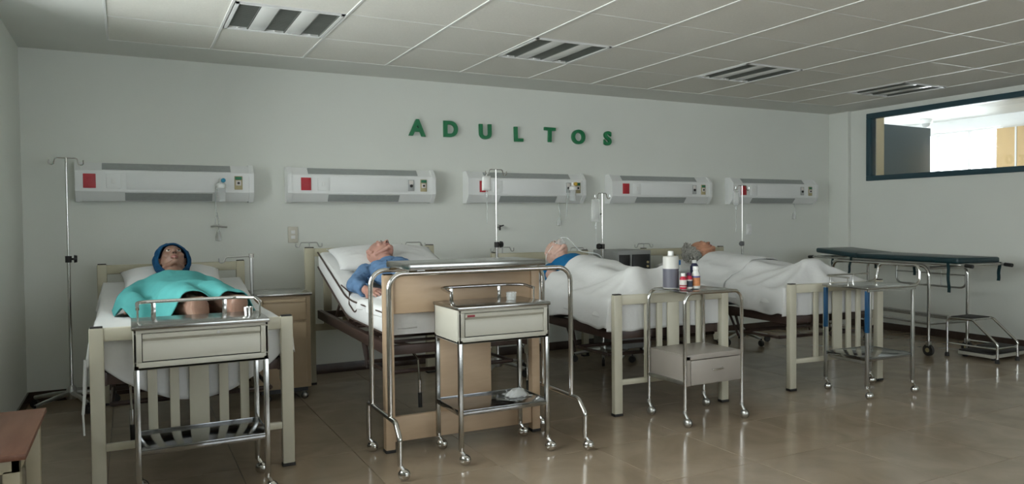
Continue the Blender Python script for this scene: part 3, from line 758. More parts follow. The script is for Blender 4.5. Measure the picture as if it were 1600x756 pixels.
# drip rod clamped to the right side of the first bed
q = MB(); q.tube([(0.462, 1.50, 0.50), (0.462, 1.50, 0.985)], 0.011, 12); r = q.build('drip_rod', M['dull_steel'], bed1)
q = MB(); q.tube([(0.462, 1.50, 0.975), (0.462, 1.50, 1.0)], 0.018, 12); q.build('rod_collar', M['chrome'], r)
q = MB(); q.tube([(0.462, 1.50, 0.985), (0.30, 1.50, 0.98), (0.285, 1.50, 0.945), (0.26, 1.50, 0.945), (0.258, 1.50, 0.975)], 0.005, 8, fil=0.015); q.build('hook_arm', M['dull_steel'], r)
q = MB(); q.box(0.38, 0.47, 1.48, 1.52, 0.485, 0.52, 0.004); q.build('rod_clamp', M['dull_steel'], r)
bed2 = make_bed(2, 'hospital bed with a tan laminate footboard and raised backrest under the bald mannequin in pyjamas', w=0.91, zb=0.57, hooks=((-0.47, BL, 1.02, 1.06, 0.085, 0.0), (0.40, BL, 1.01, 1.045, 0.085, -0.06)), cranks=(-0.24, 0.42))
bed3 = make_bed(3, 'cream slatted hospital bed behind the tubular trolley with bottles', zb=0.535, hooks=((-0.36, BL, 0.93, 0.985, 0.095, 0.0), (0.36, BL, 0.93, 0.965, 0.085, 0.0)), cranks=(0.28,))
bed4 = make_bed(4, 'cream slatted hospital bed under the curly grey haired mannequin, rightmost of the four', zb=0.535, hooks=((-0.43, BL, 0.93, 0.985, 0.085, 0.0),), cranks=(0.36,))

def mattress(k, label, prof_top, prof_bot, w, m, rz=None, piping=False):
    # bent slab: profiles are (y, z) polylines, sampled along its length
    (ox, oy), rzd = BED[k]
    t = thing('mattress', label, 'mattress', (ox, oy, 0), math.radians(rzd), 'mattresses on the hospital beds')
    ys = np.linspace(prof_top[0][0], prof_top[-1][0], 40)
    zt = np.interp(ys, [p[0] for p in prof_top], [p[1] for p in prof_top]); zb = np.interp(ys, [p[0] for p in prof_bot], [p[1] for p in prof_bot])
    for _ in range(2):
        zt[1:-1] = (zt[:-2]+2*zt[1:-1]+zt[2:])/4; zb[1:-1] = (zb[:-2]+2*zb[1:-1]+zb[2:])/4
    q = MB(); rings = []; r = 0.035
    for i, y in enumerate(ys):
        e = min(1.0, min(i, 39-i)/1.2+0.62); hw = w/2*(0.96+0.04*e)
        a, bb = zb[i]+0.02*(1-e), zt[i]-0.03*(1-e)
        ring = []
        for (cx, cz, a0) in ((hw-r, bb-r, 0), (-hw+r, bb-r, PI/2), (-hw+r, a+r, PI), (hw-r, a+r, 1.5*PI)):
            for s_ in range(4):
                an = a0+PI/2*s_/3; ring.append(q.bm.verts.new((cx+r*math.cos(an), y, cz+r*math.sin(an))))
        rings.append(ring)
    for A, B in zip(rings, rings[1:]):
        n = len(A)
        for j in range(n): q.bm.faces.new((A[j], A[(j+1) % n], B[(j+1) % n], B[j]))
    q.bm.faces.new(rings[0]); q.bm.faces.new(list(reversed(rings[-1])))
    q.build('mattress_core', m, t, 50)
    if piping:
        for s_ in (-1, 1):
            for which, dz in ((zt, -0.012),  (zb, 0.012)):
                q = MB(); q.tube([(s_*(w/2-0.002), y, z+dz) for y, z in zip(ys, which)], 0.006, 6); o = q.build('piping', M['brown_steel'], t); o['label'] = 'dark brown piping along the edge'
    return t
q = MB(); q.tube([(-0.455, 0.045, 0.60), (-0.462, 0.03, 0.45), (-0.470, 0.02, 0.36), (-0.466, 0.0, 0.27)], [0.009, 0.010, 0.009, 0.004], 8, fil=0.03); o = q.build('tie_strap', M['sheet'], bed1); o['label'] = 'white cloth tie'
mattress(1, 'navy blue mattress under the white sheet of the leftmost bed', [(0.03, 0.70), (1.1, 0.70), (1.25, 0.715), (1.80, 0.81)], [(0.03, 0.545), (1.1, 0.545), (1.25, 0.555), (1.80, 0.645)], 0.84, M['blue_vinyl'])
mattress(2, 'white covered mattress with dark piping, bent up along the raised backrest', [(0.03, 0.735), (0.75, 0.735), (0.92, 0.75), (1.76, 1.00)], [(0.03, 0.60), (0.75, 0.60), (0.92, 0.61), (1.76, 0.87)], 0.86, M['sheet'], piping=True)
mattress(3, 'flat navy mattress hidden under the sheets of the mannequin in the royal blue gown', [(0.03, 0.685), (1.80, 0.715)], [(0.03, 0.535), (1.80, 0.565)], 0.84, M['blue_vinyl'])
mattress(4, 'flat navy mattress hidden under the sheets of the curly grey haired mannequin', [(0.03, 0.685), (1.80, 0.70)], [(0.03, 0.535), (1.80, 0.55)], 0.84, M['blue_vinyl'])
# raised backrest frame of the second bed
q = MB()
for s_ in (-1, 1):
    q.tube([(s_*0.40, 0.90, 0.585), (s_*0.40, 1.76, 0.845)], 0.016, 8)
    q.tube([(s_*0.36, 1.32, 0.69), (s_*0.36, 1.55, 0.50)], 0.010, 8)
for y in (1.1, 1.4, 1.7): q.tube([(-0.40, y, 0.585+(y-0.9)*0.302), (0.40, y, 0.585+(y-0.9)*0.302)], 0.012, 8)
q.build('backrest_frame', M['brown_steel'], bed2)

# ------------------------------------------------------------------ trolleys
def caster(parent, x, y, z=0.075, m='chrome', rot=0.0, r=0.029):
    q = MB(); q.tube([(x, y, z-0.004), (x, y, z+0.014)], 0.012, 10)
    c = Vector((x+0.018*math.cos(rot), y+0.018*math.sin(rot), r))
    n = Vector((math.sin(rot), -math.cos(rot), 0))
    q.tube([(x, y, z), c+Vector((0, 0, r*0.7))], 0.009, 8)
    # domed hood
    R = Matrix.Translation(c) @ n.to_track_quat('Z', 'Y').to_matrix().to_4x4()
    q.lathe([(0.0, 0.020), (r*0.55, 0.0185), (r*0.88, 0.011), (r*0.98, 0.003), (r*0.98, -0.001)], seg=18, mx=R)
    o = q.build('caster', M[m], parent)
    q = MB(); q.lathe([(0.0, -0.020), (r*0.55, -0.018), (r*0.9, -0.011), (r, -0.004), (r, 0.001), (r*0.9, 0.002)], seg=18, mx=R); q.build('wheel', M['rubber'], o)
    return o
def gallery(t, w, d, ztop, h, corner=0.09):
    # rail round the back and sides of a trolley top
    q = MB()
    y1 = d-0.03
    q.tube([(0.02, y1-0.16, ztop+h-0.015), (0.02, y1-0.02, ztop+h), (0.06, y1, ztop+h), (w-0.10, y1, ztop+h), (w-0.02, y1-0.06, ztop+h), (w-0.015, y1-0.16, ztop+h-0.01)], 0.008, 10, fil=0.04)
    q.build('gallery_rail', M['chrome'], t)
    for x, y in ((0.085, y1), (w*0.72, y1)):
        q = MB(); q.box(x-0.010, x+0.010, y-0.003, y+0.003, ztop-0.002, ztop+h, 0.001); q.build('rail_post', M['chrome'], t)
    q = MB(); q.tube([(w-0.015, y1-0.16, ztop), (w-0.015, y1-0.16, ztop+h-0.004)], 0.004, 8); q.tube([(0.02, y1-0.16, ztop), (0.02, y1-0.16, ztop+h-0.008)], 0.004, 8); q.build('rail_end', M['chrome'], t)
def drawer_trolley(x, y, w, d, label, ztop=0.785, zbox=0.60, shelf=0.27, lock=False):
    t = thing('drawer_trolley', label, 'trolley', (x, y, 0), 0, 'white drawer trolleys on casters')
    L = 0.022
    for (lx, ly) in ((L/2, L/2), (w-L/2, L/2), (L/2, d-L/2), (w-L/2, d-L/2)):
        q = MB(); q.box(lx-L/2, lx+L/2, ly-L/2, ly+L/2, 0.075, zbox+0.02, 0.003); q.build('leg', M['steel'], t)
        caster(t, lx, ly, 0.075, rot=-0.6)
    q = MB()
    q.box(0, w, 0.0, d, zbox, zbox+0.012, 0.002); q.box(0, 0.014, 0, d, zbox, ztop-0.016, 0.003); q.box(w-0.014, w, 0, d, zbox, ztop-0.016, 0.003); q.box(0, w, d-0.012, d, zbox, ztop-0.016, 0.002)
    fr = 0.032
    q.box(0, w, 0, 0.012, zbox, zbox+fr, 0.002); q.box(0, w, 0, 0.012, ztop-0.016-0.016, ztop-0.016, 0.002); q.box(0, fr, 0, 0.012, zbox+fr, ztop-0.032, 0.002); q.box(w-fr, w, 0, 0.012, zbox+fr, ztop-0.032, 0.002)
    q.build('drawer_box', M['white_enamel'], t)
    q = MB(); x0, x1 = fr+0.003, w-fr-0.003; z0, z1 = zbox+fr+0.003, ztop-0.035
    # drawer front with a pressed finger pull along its top edge
    pf = [(0.012, z0), (0.002, z0+0.002), (0.001, z1-0.045), (0.007, z1-0.030), (-0.004, z1-0.018), (-0.004, z1-0.004), (0.002, z1), (0.014, z1)]
    q.prism(pf, 'x', x0, x1); dr = q.build('drawer', M['white_enamel'], t, 35)
    q = MB(); q.box(x0, x1, 0.014, 0.25, z0+0.005, z0+0.012); q.box(x0-0.003, x1+0.003, 0.016, 0.02, z0-0.004, z1+0.004); q.build('drawer_tray', M['black'], dr, 0)
    if lock:
        q = MB(); q.tube([(x0+(x1-x0)*0.63, -0.004, z1-0.011), (x0+(x1-x0)*0.63, -0.010, z1-0.011)], 0.006, 10); q.build('lock', M['dull_steel'], dr)
    else:
        q = MB(); q.box(x0+0.01, x0+0.05, -0.0055, -0.0035, z1-0.017, z1-0.007); o = q.build('red_sticker', M['label_red'], dr, 0); o['label'] = 'small red sticker'
    q = MB(); q.box(-0.006, w+0.006, -0.008, d+0.006, ztop-0.018, ztop, 0.004); q.build('steel_top', M['steel'], t)
    gallery(t, w, d, ztop, 0.072)
    q = MB(); q.box(0.004, w-0.004, 0.004, d-0.004, shelf-0.004, shelf, 0.001); q.box(0.018, w-0.018, 0.001, 0.006, shelf-0.024, shelf+0.003, 0.001); q.box(0.018, w-0.018, d-0.006, d-0.001, shelf-0.024, shelf+0.003, 0.001)
    q.box(0.001, 0.006, 0.018, d-0.018, shelf-0.024, shelf+0.003, 0.001); q.box(w-0.006, w-0.001, 0.018, d-0.018, shelf-0.024, shelf+0.003, 0.001)
    q.build('lower_shelf', M['shelf_steel'], t)
    return t
drawer_trolley(0.008, 3.415, 0.535, 0.315, 'white drawer trolley with steel top standing at the foot of the leftmost bed', lock=True)
drawer_trolley(1.425, 3.335, 0.51, 0.325, 'white drawer trolley with steel top standing in front of the tan footboard')

# things on and around the trolleys
t = thing('tumbler', 'clear glass tumbler on the trolley in front of the tan footboard', 'glass', (1.80, 3.50, 0.785))
q = MB(); q.lathe([(0.026, 0.0), (0.029, 0.042), (0.0272, 0.042), (0.0225, 0.004), (0.0, 0.004)], seg=20); q.build('glass_body', M['clear'], t)
t = thing('tumbler', 'small steel cup on the trolley at the foot of the leftmost bed', 'cup', (0.48, 3.56, 0.785))
q = MB(); q.lathe([(0.018, 0.0), (0.022, 0.038), (0.0205, 0.038), (0.0165, 0.003), (0.0, 0.003)], seg=18); q.build('cup_body', M['chrome'], t)
q = MB()
G = [[q.bm.verts.new((0.13*(i/14-0.5)*(1+0.1*math.sin(j)), 0.10*(j/14-0.5), 0.004+0.035*max(0, 1-((i/7-1)**2+(j/7-1)**2))+0.010*mnoise.noise((i*0.5, j*0.5, 3)))) for j in range(15)] for i in range(15)]
for i in range(14):
    for j in range(14): q.bm.faces.new((G[i][j], G[i+1][j], G[i+1][j+1], G[i][j+1]))
o = q.build('crumpled_wrapper', M['bag'], None); o.location = (1.83, 3.50, 0.272)
sm = o.modifiers.new('thickness', 'SOLIDIFY'); sm.thickness = 0.002
tag(o, 'crumpled clear plastic wrapper on the lower shelf in front of the tan footboard', 'wrapper')

# over-bed table straddling the tan footboard
t = thing('overbed_table', 'chrome tubular over-bed table straddling the tan footboard', 'table', (1.10, 3.285, 0))
TW = 1.0; R_ = 0.0125
for nm, y, z in (('table_frame', 0.135, 0.955), ('table_frame', 0.435, 0.955)):
    q = MB(); q.tube([(0.0, y, 0.26), (0.0, y, z), (TW, y-0.03, z), (TW, y-0.03, 0.26)], R_, 12, fil=0.075, fseg=8); q.build(nm, M['chrome'], t)
for x, dy in ((0.0, 0.0), (TW, -0.03)):
    q = MB(); q.tube([(x, dy, 0.075), (x, dy, 0.20), (x, 0.06+dy, 0.26), (x, 0.47+dy, 0.262), (x, 0.50+dy, 0.262), (x, 0.50+dy, 0.075)], R_, 12, fil=0.045, fseg=6); q.build('side_rail', M['chrome'], t)
    for y in (0.0+dy, 0.50+dy): caster(t, x, y, 0.075, rot=-0.5)
q = MB(); q.box(0.105, 0.845, 0.115, 0.47, 0.972, 0.996, 0.004); q.build('table_top', M['tan_metal'], t)
q = MB(); q.box(0.10, 0.85, 0.110, 0.475, 0.988, 1.0, 0.003); q.box(0.10, 0.85, 0.108, 0.114, 0.970, 0.998, 0.002); q.box(0.098, 0.104, 0.112, 0.473, 0.970, 0.998, 0.002); q.build('steel_sheet', M['steel'], t)
q = MB()
for x in (0.16, 0.78): q.box(x-0.02, x+0.02, 0.12, 0.44, 0.966, 0.973)
q.build('table_bracket', M['dull_steel'], t)

# tubular trolley with the bottles
def tubular_trolley():
    t = thing('tubular_trolley', 'chrome tubular trolley with a low drawer, carrying the bottles', 'trolley', (2.845, 3.345, 0), 0)
    w, d, z = 0.44, 0.335, 0.785; r = 0.0105
    for y in (0.0, d):
        q = MB(); q.tube([(0, y, 0.08), (0, y, z-r), (w, y, z-r), (w, y, 0.08)], r, 12, fil=0.06, fseg=7); q.build('tube_frame', M['chrome'], t)
    for x in (0.05, w-0.05):
        q = MB(); q.tube([(x, 0, z-r), (x, d, z-r)], r*0.8, 10); q.build('cross_tube', M['chrome'], t)
    q = MB(); q.box(0.025, w-0.025, 0.008, d-0.008, z-0.014, z-0.004, 0.002); q.build('tray_top', M['steel'], t)
    for (x, y) in ((0, 0), (w, 0), (0, d), (w, d)): caster(t, x, y, 0.08, m='dull_steel', rot=-1.2, r=0.027)
    b0, b1 = 0.235, 0.415
    q = MB(); q.box(0.008, w-0.008, 0.0, d, b1-0.012, b1, 0.003); q.box(0.008, 0.018, 0.0, d, b0, b1-0.010, 0.002); q.box(w-0.018, w-0.008, 0.0, d, b0, b1-0.01, 0.002); q.box(0.008, w-0.008, 0.0, d, b0, b0+0.01, 0.002); q.box(0.008, w-0.008, d-0.01, d, b0, b1-0.01, 0.002)
    q.box(0.008, 0.04, -0.002, 0.008, b0, b1-0.008, 0.001); q.box(0.008, w-0.008, -0.002, 0.008, b1-0.03, b1-0.004, 0.001)
    q.build('drawer_box', M['pink_grey'], t)
    q = MB(); q.box(0.044, w-0.012, -0.006, 0.006, b0+0.004, b1-0.034, 0.003); dr = q.build('drawer', M['pink_grey'], t)
    q = MB(); q.tube([(0.20, -0.006, 0.318), (0.205, -0.022, 0.318), (0.275, -0.022, 0.322), (0.28, -0.006, 0.322)], 0.005, 8, fil=0.012); q.build('drawer_handle', M['chrome'], dr)
    for x in (-0.008, w-0.006):
        q = MB(); q.box(x, x+0.014, 0.0, d, b0+0.008, b0+0.028, 0.002); q.build('support_bar', M['dull_steel'], t)
tubular_trolley()
def bottle(x, y, label, parts, cat='bottle', z=0.787, group='bottles on the tubular trolley'):
    t = thing('bottle', label, cat, (x, y, z), 0, group)
    for nm, m, prof in parts:
        q = MB(); q.lathe(prof, seg=24); q.build(nm, m, t)
def lab(r, z0, z1): return [(r*0.98, z0), (r+0.0012, z0), (r+0.0012, z1), (r*0.98, z1)]
bottle(2.925, 3.565, 'big white bottle half full of grey liquid, tallest on the tubular trolley', [
    ('bottle_body', M['bottle_white'], [(0, 0), (0.044, 0), (0.048, 0.004), (0.048, 0.185), (0.044, 0.193), (0.018, 0.198), (0.016, 0.203), (0, 0.203)]),
    ('grey_liquid', M['bottle_grey'], [(0.046, 0.003), (0.0487, 0.006), (0.0487, 0.120), (0.046, 0.120)]),
    ('cap', M['cap_white'], [(0.0165, 0.198), (0.0175, 0.200), (0.0175, 0.222), (0.015, 0.226), (0, 0.226)])])
bottle(3.005, 3.60, 'clear bottle with a bright blue cap behind the small red bottles', [
    ('bottle_body', M['clear'], [(0, 0), (0.022, 0), (0.023, 0.004), (0.023, 0.105), (0.015, 0.125), (0.013, 0.14), (0, 0.14)]),
    ('cap', M['cap_blue'], [(0.020, 0.138), (0.021, 0.140), (0.021, 0.165), (0.019, 0.167), (0, 0.167)])])
bottle(2.945, 3.475, 'small red bottle with a white cap and a white label', [
    ('bottle_body', M['bottle_red'], [(0, 0), (0.019, 0), (0.0205, 0.003), (0.0205, 0.064), (0.013, 0.076), (0.012, 0.08), (0, 0.08)]),
    ('label', M['label_white'], lab(0.0205, 0.014, 0.056)),
    ('label_mark', M['label_red'], lab(0.0212, 0.018, 0.026)),
    ('cap', M['cap_white'], [(0.0125, 0.076), (0.0135, 0.078), (0.0135, 0.094), (0.012, 0.096), (0, 0.096)])])
bottle(2.995, 3.48, 'small red bottle with a dark purple cap and a navy and white label', [
    ('bottle_body', M['bottle_red'], [(0, 0), (0.018, 0), (0.0195, 0.003), (0.0195, 0.068), (0.013, 0.078), (0.012, 0.082), (0, 0.082)]),
    ('label', M['label_white'], lab(0.0195, 0.0, 0.056)),
    ('label_print', M['label_navy'], lab(0.0203, 0.012, 0.048)),
    ('cap', M['purple_cap'], [(0.0125, 0.078), (0.014, 0.080), (0.014, 0.094), (0.012, 0.096), (0, 0.096)])])
bottle(3.047, 3.48, 'white bottle with an orange label and a white cap', [
    ('bottle_body', M['cap_white'], [(0, 0), (0.023, 0), (0.0245, 0.003), (0.0245, 0.086), (0.015, 0.106), (0.0145, 0.11), (0, 0.11)]),
    ('label', M['label_orange'], lab(0.0245, 0.016, 0.076)),
    ('label_band', M['label_blue'], lab(0.0250, 0.066, 0.075)),
    ('cap', M['cap_white'], [(0.0165, 0.108), (0.018, 0.110), (0.018, 0.130), (0.0165, 0.133), (0, 0.133)])])
bottle(3.105, 3.56, 'navy bottle with a white cap standing behind the orange label bottle', [
    ('bottle_body', M['navy_bottle'], [(0, 0), (0.024, 0), (0.026, 0.004), (0.026, 0.125), (0.018, 0.142), (0.0105, 0.148), (0, 0.15)]),
    ('cap', M['cap_white'], [(0.0125, 0.147), (0.0135, 0.149), (0.0135, 0.162), (0.011, 0.165), (0, 0.165)])])

# stainless trolley at the right
def steel_trolley():
    t = thing('steel_trolley', 'stainless steel trolley with blue film on its legs, at the foot of the rightmost bed', 'trolley', (4.315, 3.265, 0), math.radians(-2.5))
    w, d, z, L = 0.44, 0.34, 0.745, 0.020
    for (x, y) in ((0, 0), (w, 0), (0, d), (w, d)):
        q = MB(); q.box(x-L/2, x+L/2, y-L/2, y+L/2, 0.078, z-0.02, 0.003); lg = q.build('leg', M['dull_steel'], t)
        if x == 0:
            q = MB(); q.box(x-L/2-0.0012, x+L/2+0.0012, y-L/2-0.0012, y+L/2+0.0012, z-0.30, z-0.025, 0.001); o = q.build('blue_film', M['blue_film'], lg); o['label'] = 'blue protective film'
        caster(t, x, y, 0.078, rot=-0.4, r=0.026)
    q = MB(); q.box(-0.018, w+0.018, -0.018, d+0.018, z-0.014, z, 0.004); q.box(-0.012, w+0.012, -0.014, -0.008, z-0.03, z-0.01); q.build('steel_top', M['steel'], t)
    q = MB(); q.box(0.0, w, 0.0, d, 0.272, 0.277, 0.001); q.box(0, w, -0.004, 0.002, 0.255, 0.278, 0.001); q.box(0, w, d-0.002, d+0.004, 0.255, 0.278, 0.001); q.box(-0.004, 0.002, 0, d, 0.255, 0.278, 0.001); q.box(w-0.002, w+0.004, 0, d, 0.255, 0.278, 0.001); q.build('lower_shelf', M['shelf_steel'], t)
    q = MB(); q.box(0.0, 0.10, 0.04, d-0.04, 0.235, 0.262, 0.002); q.build('shelf_bracket', M['dull_steel'], t)
    q = MB(); q.tube([(-0.005, d-0.20, z+0.055), (-0.005, d, z+0.06), (w-0.03, d, z+0.06)], 0.006, 8, fil=0.03); q.build('gallery_rail', M['chrome'], t)
    for x, y in ((-0.005, d-0.19), (0.04, d), (w*0.6, d)):
        q = MB(); q.tube([(x, y, z-0.002), (x, y, z+0.058)], 0.0055, 8); q.build('rail_post', M['chrome'], t)
    q = MB(); q.tube([(w-0.03, -0.004, z-0.008), (w+0.06, -0.004, z+0.006), (w+0.068, 0.0, z+0.13), (w+0.068, d-0.02, z+0.13), (w+0.06, d, z+0.006), (w-0.03, d, z-0.006)], 0.0105, 10, fil=0.045, fseg=6); q.build('push_handle', M['chrome'], t)
steel_trolley()

# ------------------------------------------------------------------ bedside cabinets
def bedside_cabinet(x, y, w, d, label):
    t = thing('bedside_cabinet', label, 'cabinet', (x, y, 0))
    z0, z1 = 0.085, 0.715
    q = MB(); q.box(0, w, 0.012, d, z0, z1, 0.004); q.build('cabinet_body', M['tan_metal'], t)
    q = MB(); q.box(0.03, w-0.03, 0.0, 0.014, z1-0.17, z1-0.022, 0.004); q.box(0.032, w-0.032, -0.006, 0.004, z1-0.045, z1-0.026, 0.003); q.build('drawer', M['tan_metal'], t)
    q = MB(); q.box(0.03, w-0.03, 0.0, 0.014, z0+0.03, z1-0.185, 0.004); dr = q.build('door', M['tan_metal'], t)
    q = MB(); q.tube([(0.055, 0.002, 0.42), (0.055, -0.018, 0.42), (0.055, -0.018, 0.34), (0.055, 0.002, 0.34)], 0.005, 8, fil=0.01); q.build('door_handle', M['dull_steel'], dr)
    q = MB(); q.box(-0.01, w+0.01, -0.012, d+0.004, z1, z1+0.018, 0.005); q.build('steel_top', M['steel'], t)
    q = MB(); q.box(0.02, w-0.02, 0.03, d-0.02, z0-0.03, z0+0.002); q.build('plinth', M['black'], t, 0)
    for px, py in ((0.05, 0.06), (w-0.05, 0.06), (0.05, d-0.05), (w-0.05, d-0.05)):
        caster(t, px, py, 0.062, m='dull_steel', rot=-1.0, r=0.024)
bedside_cabinet(0.752, 5.13, 0.345, 0.40, 'tan bedside cabinet with a steel top between the two left beds')
t = thing('grey_cabinet', 'grey metal cabinet with two black front panels, standing between the two right beds', 'cabinet', (3.745, 5.25, 0))
W_, D_, H_ = 0.35, 0.40, 0.94
q = MB(); q.box(0, W_, 0.01, D_, 0.085, H_, 0.006); q.build('cabinet_body', M['grey_box'], t)
q = MB(); q.box(0.008, 0.115, -0.004, 0.014, 0.62, 0.905, 0.003); q.build('front_panel', M['black'], t)
q = MB(); q.box(0.145, W_-0.02, -0.004, 0.014, 0.60, 0.905, 0.003); dr = q.build('front_panel', M['black'], t)
for dz in (0.835, 0.80):
    q = MB(); q.tube([(W_-0.05, -0.004, dz), (W_-0.05, -0.014, dz)], 0.010, 12); q.build('dial', M['outlet_gold'], dr)
q = MB(); q.box(0.02, W_-0.02, 0.0, 0.014, 0.10, 0.58, 0.004); q.build('door', M['grey_box'], t)
for px in (0.05, W_-0.05):
    for py in (0.06, D_-0.05): caster(t, px, py, 0.062, m='dull_steel', rot=-1.0, r=0.024)

# ------------------------------------------------------------------ stretcher, step stool, scale
def stretcher():
    ang = math.radians(-9.5)
    t = thing('stretcher', 'chrome wheeled stretcher with a dark teal padded top along the right wall', 'stretcher', (6.335, 3.73, 0), ang)
    w = 0.22; L = 1.70; z = 0.765
    # left and right tube loops: leg, top rail, leg
    y0, y1 = 0.30, 1.46
    for s_ in (-1, 1):
        x = s_*w
        q = MB(); q.tube([(x, y0, 0.12), (x, y0, z+0.015), (x, y1, z+0.015), (x, y1, 0.12)], 0.0135, 12, fil=0.085, fseg=8); q.build('leg_loop', M['chrome'], t)
        for y in (y0, y1):
            q = MB(); q.box(x-0.016, x+0.016, y-0.018, y+0.018, 0.085, 0.125, 0.004); q.build('caster_fork', M['dull_steel'], t)
            q = MB(); q.tube([(x-0.013, y, 0.05), (x+0.013, y, 0.05)], 0.05, 20); o = q.build('caster', M['rubber'], t)
            q = MB(); q.tube([(x-0.016, y, 0.05), (x+0.016, y, 0.05)], 0.02, 14); q.build('wheel_hub', M['outlet_gold'], o)
    q = MB()
    for x, zz in ((-w, 0.28), (w, 0.28), (0.0, 0.33)): q.tube([(x, y0, zz), (x, y1, zz)], 0.012, 10)
    for y in (y0, y1): q.tube([(-w, y, 0.28), (w, y, 0.28)], 0.012, 10); q.tube([(-w, y, z), (w, y, z)], 0.012, 10)
    q.build('lower_frame', M['dull_steel'], t)
    q = MB(); q.tube([(-w, -0.02, z+0.04), (w, -0.02, z+0.04), (w, L+0.02, z+0.04), (-w, L+0.02, z+0.04)], 0.011, 10, closed=True, fil=0.04); q.build('top_frame', M['dull_steel'], t)
    for (x, y, s2) in ((w, -0.02, -1), (-w, -0.02, -1), (-w, L+0.02, 1), (w, L+0.02, 1)):
        q = MB(); q.tube([(x*0.98, y, z+0.04), (x*0.98, y+s2*0.075, z+0.035)], 0.011, 10); h = q.build('push_grip', M['dull_steel'], t)
        q = MB(); q.tube([(x*0.98, y+s2*0.035, z+0.038), (x*0.98, y+s2*0.10, z+0.033)], 0.016, 10); q.build('grip_sleeve', M['black'], h)
    for a, bb, dz0, dz1, nm in ((0.0, 1.14, 0.0, 0.0, 'body_pad'), (1.14, L, 0.0, 0.035, 'head_pad')):
        q = MB(); q.box(-w-0.015, w+0.015, a+0.003, bb-0.003, z+0.05, z+0.098, 0.016, 3)
        for v in q.bm.verts:
            f = (v.co.y-a)/(bb-a); v.co.z += dz0+(dz1-dz0)*f
        q.build(nm, M['teal_vinyl'], t)
    # lowered guard rail on the wall side
    x = w+0.05
    q = MB(); q.tube([(x, 0.36, z), (x, 0.36, z-0.20), (x, 1.14, z-0.20), (x, 1.14, z)], 0.0095, 10, fil=0.06, fseg=6)
    q.tube([(x, 0.36, z-0.085), (x, 1.14, z-0.085)], 0.006, 8)
    for y in (0.62, 0.88): q.tube([(x, y, z), (x, y, z-0.20)], 0.006, 8)
    q.tube([(x, 0.33, z), (x, 1.17, z)], 0.008, 8)
    q.build('guard_rail', M['dull_steel'], t)
    for (x, y, ln, sw) in ((-w-0.012, 1.20, 0.16, 0.03), (w+0.0, 1.36, 0.13, 0.0), (w+0.005, 0.88, 0.17, 0.0), (-w-0.01, 0.10, 0.25, -0.01), (w+0.005, -0.0, 0.16, 0.012), (-w+0.01, 1.48, 0.13, 0.0)):
        q = MB(); n = 7
        pts = [(x+0.004*math.sin(i*1.3), y+sw*i/n, z+0.055-ln*i/n) for i in range(n+1)]
        A = []
        for p in pts: A.append([q.bm.verts.new((p[0]+dx, p[1]+dy, p[2])) for dx, dy in ((-0.0025, -0.014), (0.0025, -0.014), (0.0025, 0.014), (-0.0025, 0.014))])
        for u, v in zip(A, A[1:]):
            for k in range(4): q.bm.faces.new((u[k], u[(k+1) % 4], v[(k+1) % 4], v[k]))
        q.bm.faces.new(A[0]); q.bm.faces.new(A[-1])
        q.build('strap', M['teal_vinyl'], t)
stretcher()
def step_stool():
    t = thing('step_stool', 'two-step chrome stool with black treads by the right wall', 'step stool', (6.30, 3.56, 0))
    w = 0.285; r = 0.0105
    for x in (0.0, w):
        q = MB(); q.tube([(x, 0, 0.02), (x, 0, 0.155), (x, 0.20, 0.335), (x, 0.42, 0.335), (x, 0.42, 0.02)], r, 12, fil=0.04, fseg=6); q.build('side_frame', M['chrome'], t)
        for y in (0.0, 0.42):
            q = MB(); q.lathe([(0.018, 0), (0.018, 0.02), (0.014, 0.035)], c=(x, y, 0), seg=14); q.build('rubber_foot', M['rubber'], t)
        q = MB(); q.tube([(x, 0.0, 0.115), (x, 0.42, 0.115)], 0.008, 8); q.build('lower_bar', M['chrome'], t)
    for y0, y1, z in ((0.21, 0.41, 0.338), (0.0, 0.19, 0.122)):
        q = MB(); q.box(0.0, w, y0, y1, z-0.012, z+0.004, 0.003); p = q.build('step_plate', M['steel'], t)
        q = MB(); q.box(0.012, w-0.012, y0+0.012, y1-0.012, z+0.003, z+0.010, 0.002)
        p2 = q.build('tread', M['rubber'], p)
step_stool()
t = thing('floor_scale', 'low black floor scale with a white front edge beside the step stool', 'scale', (6.36, 3.625, 0))
q = MB(); q.box(0, 0.62, 0, 0.30, 0.022, 0.05, 0.005); q.build('white_edge', M['white_enamel'], t)
q = MB(); q.box(0.008, 0.612, 0.012, 0.295, 0.049, 0.064, 0.004); q.build('platform', M['rubber'], t)
for x in (0.06, 0.56):
    for y in (0.03, 0.27):
        q = MB(); q.lathe([(0.02, 0), (0.02, 0.024)], c=(x, y, 0), seg=12); q.build('foot', M['rubber'], t)

# bench at the lower left
t = thing('bench', 'low bench with a reddish brown top and cream legs in the lower left corner', 'bench', (-0.62, 2.90, 0))
q = MB(); q.box(0.0, 0.305, 0.0, 0.70, 0.43, 0.45, 0.003); q.build('bench_top', M['bench_top'], t)
for x in (0.02, 0.235):
    for y in (0.02, 0.63):
        q = MB(); q.box(x, x+0.05, y, y+0.05, 0, 0.395, 0.003); q.build('leg', M['bench_leg'], t)
q = MB(); q.box(0.02, 0.285, 0.02, 0.045, 0.385, 0.431, 0.002); q.box(0.02, 0.285, 0.655, 0.68, 0.385, 0.431, 0.002); q.box(0.02, 0.045, 0.02, 0.68, 0.385, 0.431, 0.002); q.box(0.26, 0.285, 0.02, 0.68, 0.385, 0.431, 0.002)
q.build('apron', M['bench_leg'], t)

